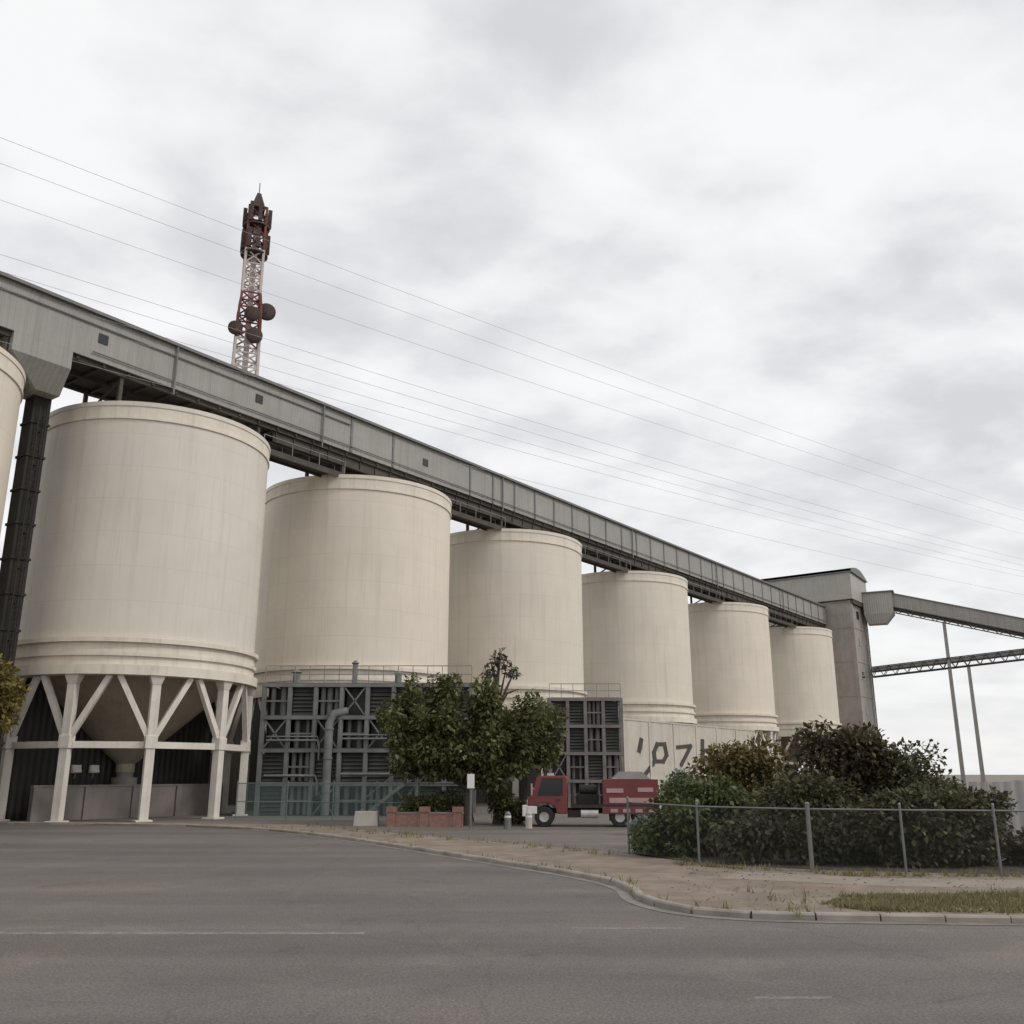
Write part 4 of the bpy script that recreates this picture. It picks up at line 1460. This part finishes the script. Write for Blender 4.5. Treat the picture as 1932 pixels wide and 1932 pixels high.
for (x, y, z, n_) in spots:
    for _ in range(n_):
        h = rw_.uniform(0.05, 0.22)
        an = rw_.uniform(0, 6.28)
        w_ = rw_.uniform(0.008, 0.022)
        bx, by = x + rw_.gauss(0, 0.08), y + rw_.gauss(0, 0.08)
        wd.add([(bx - w_ * math.cos(an), by - w_ * math.sin(an), z - 0.01), (bx + w_ * math.cos(an), by + w_ * math.sin(an), z - 0.01),
                (bx + rw_.gauss(0, 0.07), by + rw_.gauss(0, 0.07), z + h)], [(0, 1, 2)])
o = wd.build("weeds", M["grass"])
tag(o, "scattered dry weeds along the kerb, the verge and the foot of the fence", "weeds")
kind(o, "stuff")
lt = MB()
for _ in range(900):
    if rw_.random() < 0.55:
        x, y, z = rw_.uniform(4.4, 15), rw_.uniform(24.6, 27.2), 0.105
    else:
        x, y, z = rw_.uniform(3.5, 14), rw_.uniform(18.2, 24.5), 0.105
    an, r_ = rw_.uniform(0, 6.28), rw_.uniform(0.02, 0.05)
    c, q = math.cos(an) * r_, math.sin(an) * r_
    lt.add([(x + c, y + q, z), (x - q * .45, y + c * .45, z + rw_.uniform(0, .02)), (x - c, y - q, z), (x + q * .45, y - c * .45, z + rw_.uniform(0, .02))], [(0, 1, 2, 3)])
o = lt.build("leaf_litter", M["leaf_dry"])
tag(o, "fallen brown leaves scattered on the verge before the fence", "leaf litter")
kind(o, "stuff")

# ------------------------------------------------------------------ red truck
trk = thing("truck", "red flatbed truck with a white bumper and pale striped tail, parked facing left", "truck", (4.0, 49.3, 0), R(-4))


def wheel(x, y, r_=0.48):
    sy = -1 if y < 0 else 1
    m_ = MB()
    prof = [(0.24, -0.14), (0.44, -0.14), (0.48, -0.08), (0.48, 0.08), (0.44, 0.14), (0.24, 0.14)]
    n_ = 24
    for (r0, z0), (r1, z1) in zip(prof[:-1], prof[1:]):
        vs, fs = [], []
        for k in range(n_):
            an = 2 * math.pi * k / n_
            vs.append((r0 * math.cos(an), z0, r0 * math.sin(an)))
            vs.append((r1 * math.cos(an), z1, r1 * math.sin(an)))
        for k in range(n_):
            k2 = (k + 1) % n_
            fs.append((2 * k, 2 * k + 1, 2 * k2 + 1, 2 * k2))
        m_.add(vs, fs, 0, True)
    w_ = m_.build("wheel", M["tyre"], trk)
    w_.location = (x, y, 0.48)
    m_ = MB()
    vs = [(0, sy * 0.06, 0)] + [(0.25 * math.cos(2 * math.pi * k / 20), sy * 0.12, 0.25 * math.sin(2 * math.pi * k / 20)) for k in range(20)]
    m_.add(vs, [(0, 1 + k, 1 + (k + 1) % 20) for k in range(20)], 0, True)
    m_.build("rim", M["rim"], w_)


for x in (-2.35, 1.35, 2.45):
    for y in (-1.0, 1.0):
        wheel(x, y)
m = MB()
for y in (-0.4, 0.4):
    m.box((-3.0, y - 0.09, 0.62), (3.2, y + 0.09, 0.86))
for x in (-2.35, 1.35, 2.45):
    m.tube([(x, -0.9, 0.48), (x, 0.9, 0.48)], 0.08, 8)
m.box((-1.2, -0.95, 0.45), (0.2, -0.5, 0.8))
m.build("chassis", M["chassis"], trk)
m = MB()
prof = [(-3.15, 0.62), (-3.15, 1.35), (-2.98, 1.5), (-2.72, 2.32), (-2.55, 2.42), (-1.25, 2.42), (-1.2, 2.3), (-1.2, 0.62), (-1.72, 0.62), (-1.8, 0.95), (-2.1, 1.12), (-2.6, 1.12), (-2.9, 0.95), (-2.98, 0.62)]
n_ = len(prof)
vs = [(x, -1.12, z) for x, z in prof] + [(x, 1.12, z) for x, z in prof]
m.add(vs, [tuple(range(n_)), tuple(range(2 * n_ - 1, n_ - 1, -1))] + [(i, i + n_, (i + 1) % n_ + n_, (i + 1) % n_) for i in range(n_)])
cab = m.build("cab", M["red"], trk, bevel=0.04)
m = MB()
m.add([(-2.62, -1.128, 1.55), (-1.5, -1.128, 1.55), (-1.5, -1.128, 2.22), (-2.42, -1.128, 2.22)], [(0, 1, 2, 3)])
m.build("side_window", M["glass"], cab)
m = MB()
m.add([(-2.975, 1.0, 1.6), (-2.975, -1.0, 1.6), (-2.765, -0.95, 2.24), (-2.765, 0.95, 2.24)], [(0, 1, 2, 3)])
m.build("windscreen", M["glass"], cab)
m = MB()
m.box((-1.78, -1.15, 1.25), (-1.56, -1.124, 1.31))
m.build("door_handle", M["chassis"], cab)
m = MB()
m.beam((-2.85, -1.13, 1.75), (-2.9, -1.38, 1.85), 0.05)
m.box((-2.98, -1.5, 1.5), (-2.9, -1.3, 2.05))
m.build("mirror", M["pink"], cab)
m = MB()
m.box((-3.42, -1.15, 0.5), (-3.16, 1.15, 1.02))
m.box((-3.159, -1.17, 0.62), (-2.7, -1.125, 0.98))
m.build("bumper", M["white"], trk, bevel=0.04)
for y in (-0.85, 0.85):
    m = MB()
    m.box((-3.2, y - 0.16, 1.08), (-3.153, y + 0.16, 1.28))
    m.build("headlight", M["white"], trk, bevel=0.02)
m = MB()
m.box((-1.0, -1.15, 0.9), (3.25, 1.15, 1.05))
m.box((-1.0, -1.15, 1.053), (-0.9, 1.15, 2.1))
m.build("deck", M["chassis"], trk)
m = MB()
m.box((-0.75, -0.8, 1.053), (0.35, 0.8, 1.55))
m.tube([(-0.6, -0.5, 1.75), (0.25, -0.5, 1.75)], 0.24, 12)
m.build("tool_locker", M["brown_dark"], trk)
m = MB()
m.box((0.55, -1.15, 1.053), (3.25, 1.15, 2.25))
m.box((0.5, -1.18, 0.62), (3.28, -1.152, 0.95))
m.build("rear_body", M["red"], trk, bevel=0.03)
for (x0, x1, z0, z1) in ((0.72, 1.55, 1.62, 1.82), (0.85, 3.0, 1.14, 1.38), (2.25, 3.0, 1.66, 1.86)):
    m = MB()
    m.box((x0, -1.175, z0), (x1, -1.152, z1))
    m.build("stripe", M["pink"], trk)
m = MB()
m.add([(1.0, -1.16, 2.26), (2.9, -1.16, 2.26), (2.5, -0.6, 2.62), (1.4, -0.6, 2.62), (1.0, 1.16, 2.26), (2.9, 1.16, 2.26), (2.5, 0.6, 2.62), (1.4, 0.6, 2.62)],
      [(0, 1, 2, 3), (1, 5, 6, 2), (5, 4, 7, 6), (4, 0, 3, 7), (3, 2, 6, 7)])
m.build("load_cover", M["purple_grey"], trk)
m = MB()
m.box((3.282, -1.1, 0.7), (3.36, 1.1, 2.0))
m.build("tailgate", M["white"], trk)
for y in (-0.95, 0.95):
    m = MB()
    m.box((3.362, y - 0.1, 0.75), (3.4, y + 0.1, 0.95))
    m.build("tail_light", M["red"], trk)

m = MB()
for k in range(5):
    m.box((-3.175, -0.6, 1.06 + k * 0.06), (-3.152, 0.6, 1.09 + k * 0.06))
m.build("grille", M["chassis"], trk)
m = MB()
m.box((-2.2, -0.55, 2.423), (-1.9, 0.55, 2.55))
m.build("roof_beacon", M["mast_white"], cab)
m = MB()
m.tube([(-0.55, -1.02, 0.62), (0.3, -1.02, 0.62)], 0.2, 12)
m.build("fuel_tank", M["rim"], trk)
for x in (0.85, 2.95):
    m = MB()
    m.box((x - 0.02, -1.1, 0.3), (x + 0.02, -0.85, 0.8))
    m.build("mud_flap", M["tyre"], trk)
m = MB()
for x0, x1 in ((0.9, 1.25), (1.5, 1.85), (2.1, 2.45), (2.7, 3.05)):
    m.box((x0, -1.205, 0.7), (x1, -1.183, 0.86))
m.build("reflector_strip", M["pink"], trk)
m = MB()
m.add([(-2.68, -1.126, 1.46), (-1.42, -1.126, 1.46), (-1.42, -1.126, 2.3), (-2.44, -1.126, 2.3)], [(0, 1, 2, 3)])
m.build("window_seal", M["chassis"], cab)

# ------------------------------------------------------------------ small things along the verge
sp_ = thing("sign_post", "grey post with a small white plate in front of the round tree", "sign post", (-1.95, 46.3, 0))
m = MB()
m.tube([(0, 0, 0), (0, 0, 2.55)], 0.055, 8)
m.build("post", M["galv"], sp_)
m = MB()
m.box((-0.17, -0.085, 1.85), (0.17, -0.06, 2.5))
m.build("sign_plate", M["white"], sp_, bevel=0.01)

cb_ = thing("concrete_block", "pale square concrete block at the left end of the low brick wall", "concrete block", (-7.25, 49.2, 0))
m = MB()
m.frus((-0.62, -0.35), (0.62, 0.35), 0.0, (-0.55, -0.28), (0.55, 0.28), 0.72)
m.build("block", M["pale_concrete"], cb_, bevel=0.04)
m = MB()
for x in (-0.3, 0.3):
    m.tube([(x, 0, 0.7), (x, 0, 0.8), (x + 0.12, 0, 0.8), (x + 0.12, 0, 0.7)], 0.02, 6)
m.build("lifting_loop", M["rail"], cb_)

bw = thing("brick_wall", "low red brown brick wall with a coping beneath the round dark tree", "wall", (-6.2, 48.6, 0), R(-6))
m = MB()
m.box((0, 0, 0), (3.8, 0.24, 0.62))
m.build("wall", M["brick"], bw)
m = MB()
m.box((-0.03, -0.03, 0.622), (3.83, 0.27, 0.70))
m.build("coping", M["wall_low"], bw)
for x in (0.25, 1.9, 3.55):
    m = MB()
    m.box((x - 0.2, -0.06, 0.0), (x + 0.2, -0.003, 0.86))
    m.box((x - 0.2, 0.273, 0.0), (x + 0.2, 0.33, 0.86))
    m.box((x - 0.24, -0.1, 0.702), (x + 0.24, 0.37, 0.95))
    m.build("pier", M["brick"], bw)
for i, (x, y, lab) in enumerate(((-0.2, 46.9, "grey low concrete bollard right of the sign post"), (0.8, 47.2, "pale low concrete bollard nearest the truck's bumper"))):
    bo = thing("bollard", lab, "bollard", (x, y, 0), group="low bollards by the yard entrance")
    m = MB()
    m.lathe([(0.17, 0.0), (0.15, 0.68), (0.08, 0.78), (0, 0.8)], 14)
    m.build("post", M["pale_concrete"] if i else M["galv"], bo)
    m = MB()
    m.lathe([(0.162, 0.5), (0.158, 0.6)], 14)
    m.build("band", M["white"], bo)

# pale corrugated fence beyond the shrubs at the far right
cf = thing("sheet_fence", "pale weathered corrugated sheet fence at the far right beyond the shrubs", "fence", (21.6, 46.3, 0), R(-12))
m = MB()
xs = np.arange(0, 22, 0.12)
vs, fs = [], []
for i, x in enumerate(xs):
    y = 0.05 * math.sin(2 * math.pi * x / 0.5)
    h = 2.15 + 0.10 * math.sin(int(x / 1.9) * 2.4)
    vs += [(x, y, 0), (x, y, h)]
for i in range(len(xs) - 1):
    fs.append((2 * i, 2 * i + 2, 2 * i + 3, 2 * i + 1))
m.add(vs, fs, 0, True)
m.build("sheeting", M["corr_pale"], cf)
m = MB()
for x in np.arange(0.2, 22, 2.4):
    m.box((x - 0.06, 0.12, 0), (x + 0.06, 0.24, 2.1))
for z in (0.5, 1.7):
    m.box((0, 0.07, z), (22, 0.118, z + 0.1))
m.build("frame", M["wood_pole"], cf)

# ------------------------------------------------------------------ overhead line across the front
PL, PR_ = Vector((-17.5, 6.5)), Vector((30.5, 44.0))
WP = [(-1.25, 12.26), (-0.55, 12.26), (0.55, 12.26), (-0.85, 10.54), (-0.3, 10.54), (0.3, 10.54), (0.85, 10.54), (-0.22, 9.4)]
for q, lab in ((PL, "timber power pole at the left, outside the photo"), (PR_, "timber power pole at the right, outside the photo")):
    pp = thing("power_pole", lab, "power pole", (q.x, q.y, 0), math.atan2((PR_ - PL).y, (PR_ - PL).x), "power poles along the road")
    m = MB()
    m.tube([(0, 0, 0), (0, 0, 13.0)], [0.19, 0.13], 10)
    m.build("pole", M["wood_pole"], pp)
    m = MB()
    m.box((-0.06, -1.35, 12.1), (0.06, 1.35, 12.26))
    m.box((-0.06, -0.9, 10.4), (0.06, 0.9, 10.54))
    m.build("crossarm", M["wood_pole"], pp)
    for y, z in WP:
        m = MB()
        m.lathe([(0.03, z), (0.07, z + 0.03), (0.05, z + 0.1), (0.06, z + 0.14), (0.0, z + 0.17)], 10, c=(0, y))
        m.build("insulator", M["rim"], pp)
dln = (PR_ - PL).normalized()
nln = Vector((-dln.y, dln.x))
Ll = (PR_ - PL).length
wire_labels = ["upper crossarm wire nearest the camera", "second upper crossarm wire from the camera", "upper crossarm wire farthest from the camera",
               "lower crossarm wire nearest the camera", "second lower crossarm wire from the camera", "third lower crossarm wire from the camera",
               "lower crossarm wire farthest from the camera", "lowest overhead wire, fixed to the poles below both crossarms"]
for (y, z), lab in zip(WP, wire_labels):
    z += 0.16
    m = MB()
    pts = []
    for k in range(25):
        u = k / 24
        q = PL + dln * (Ll * u) + nln * y
        pts.append((q.x, q.y, z - 0.75 * 4 * u * (1 - u)))
    m.tube(pts, 0.0034, 5)
    tag(m.build("overhead_wire", M["wire"]), "thin " + lab, "wire", "overhead wires above the road")
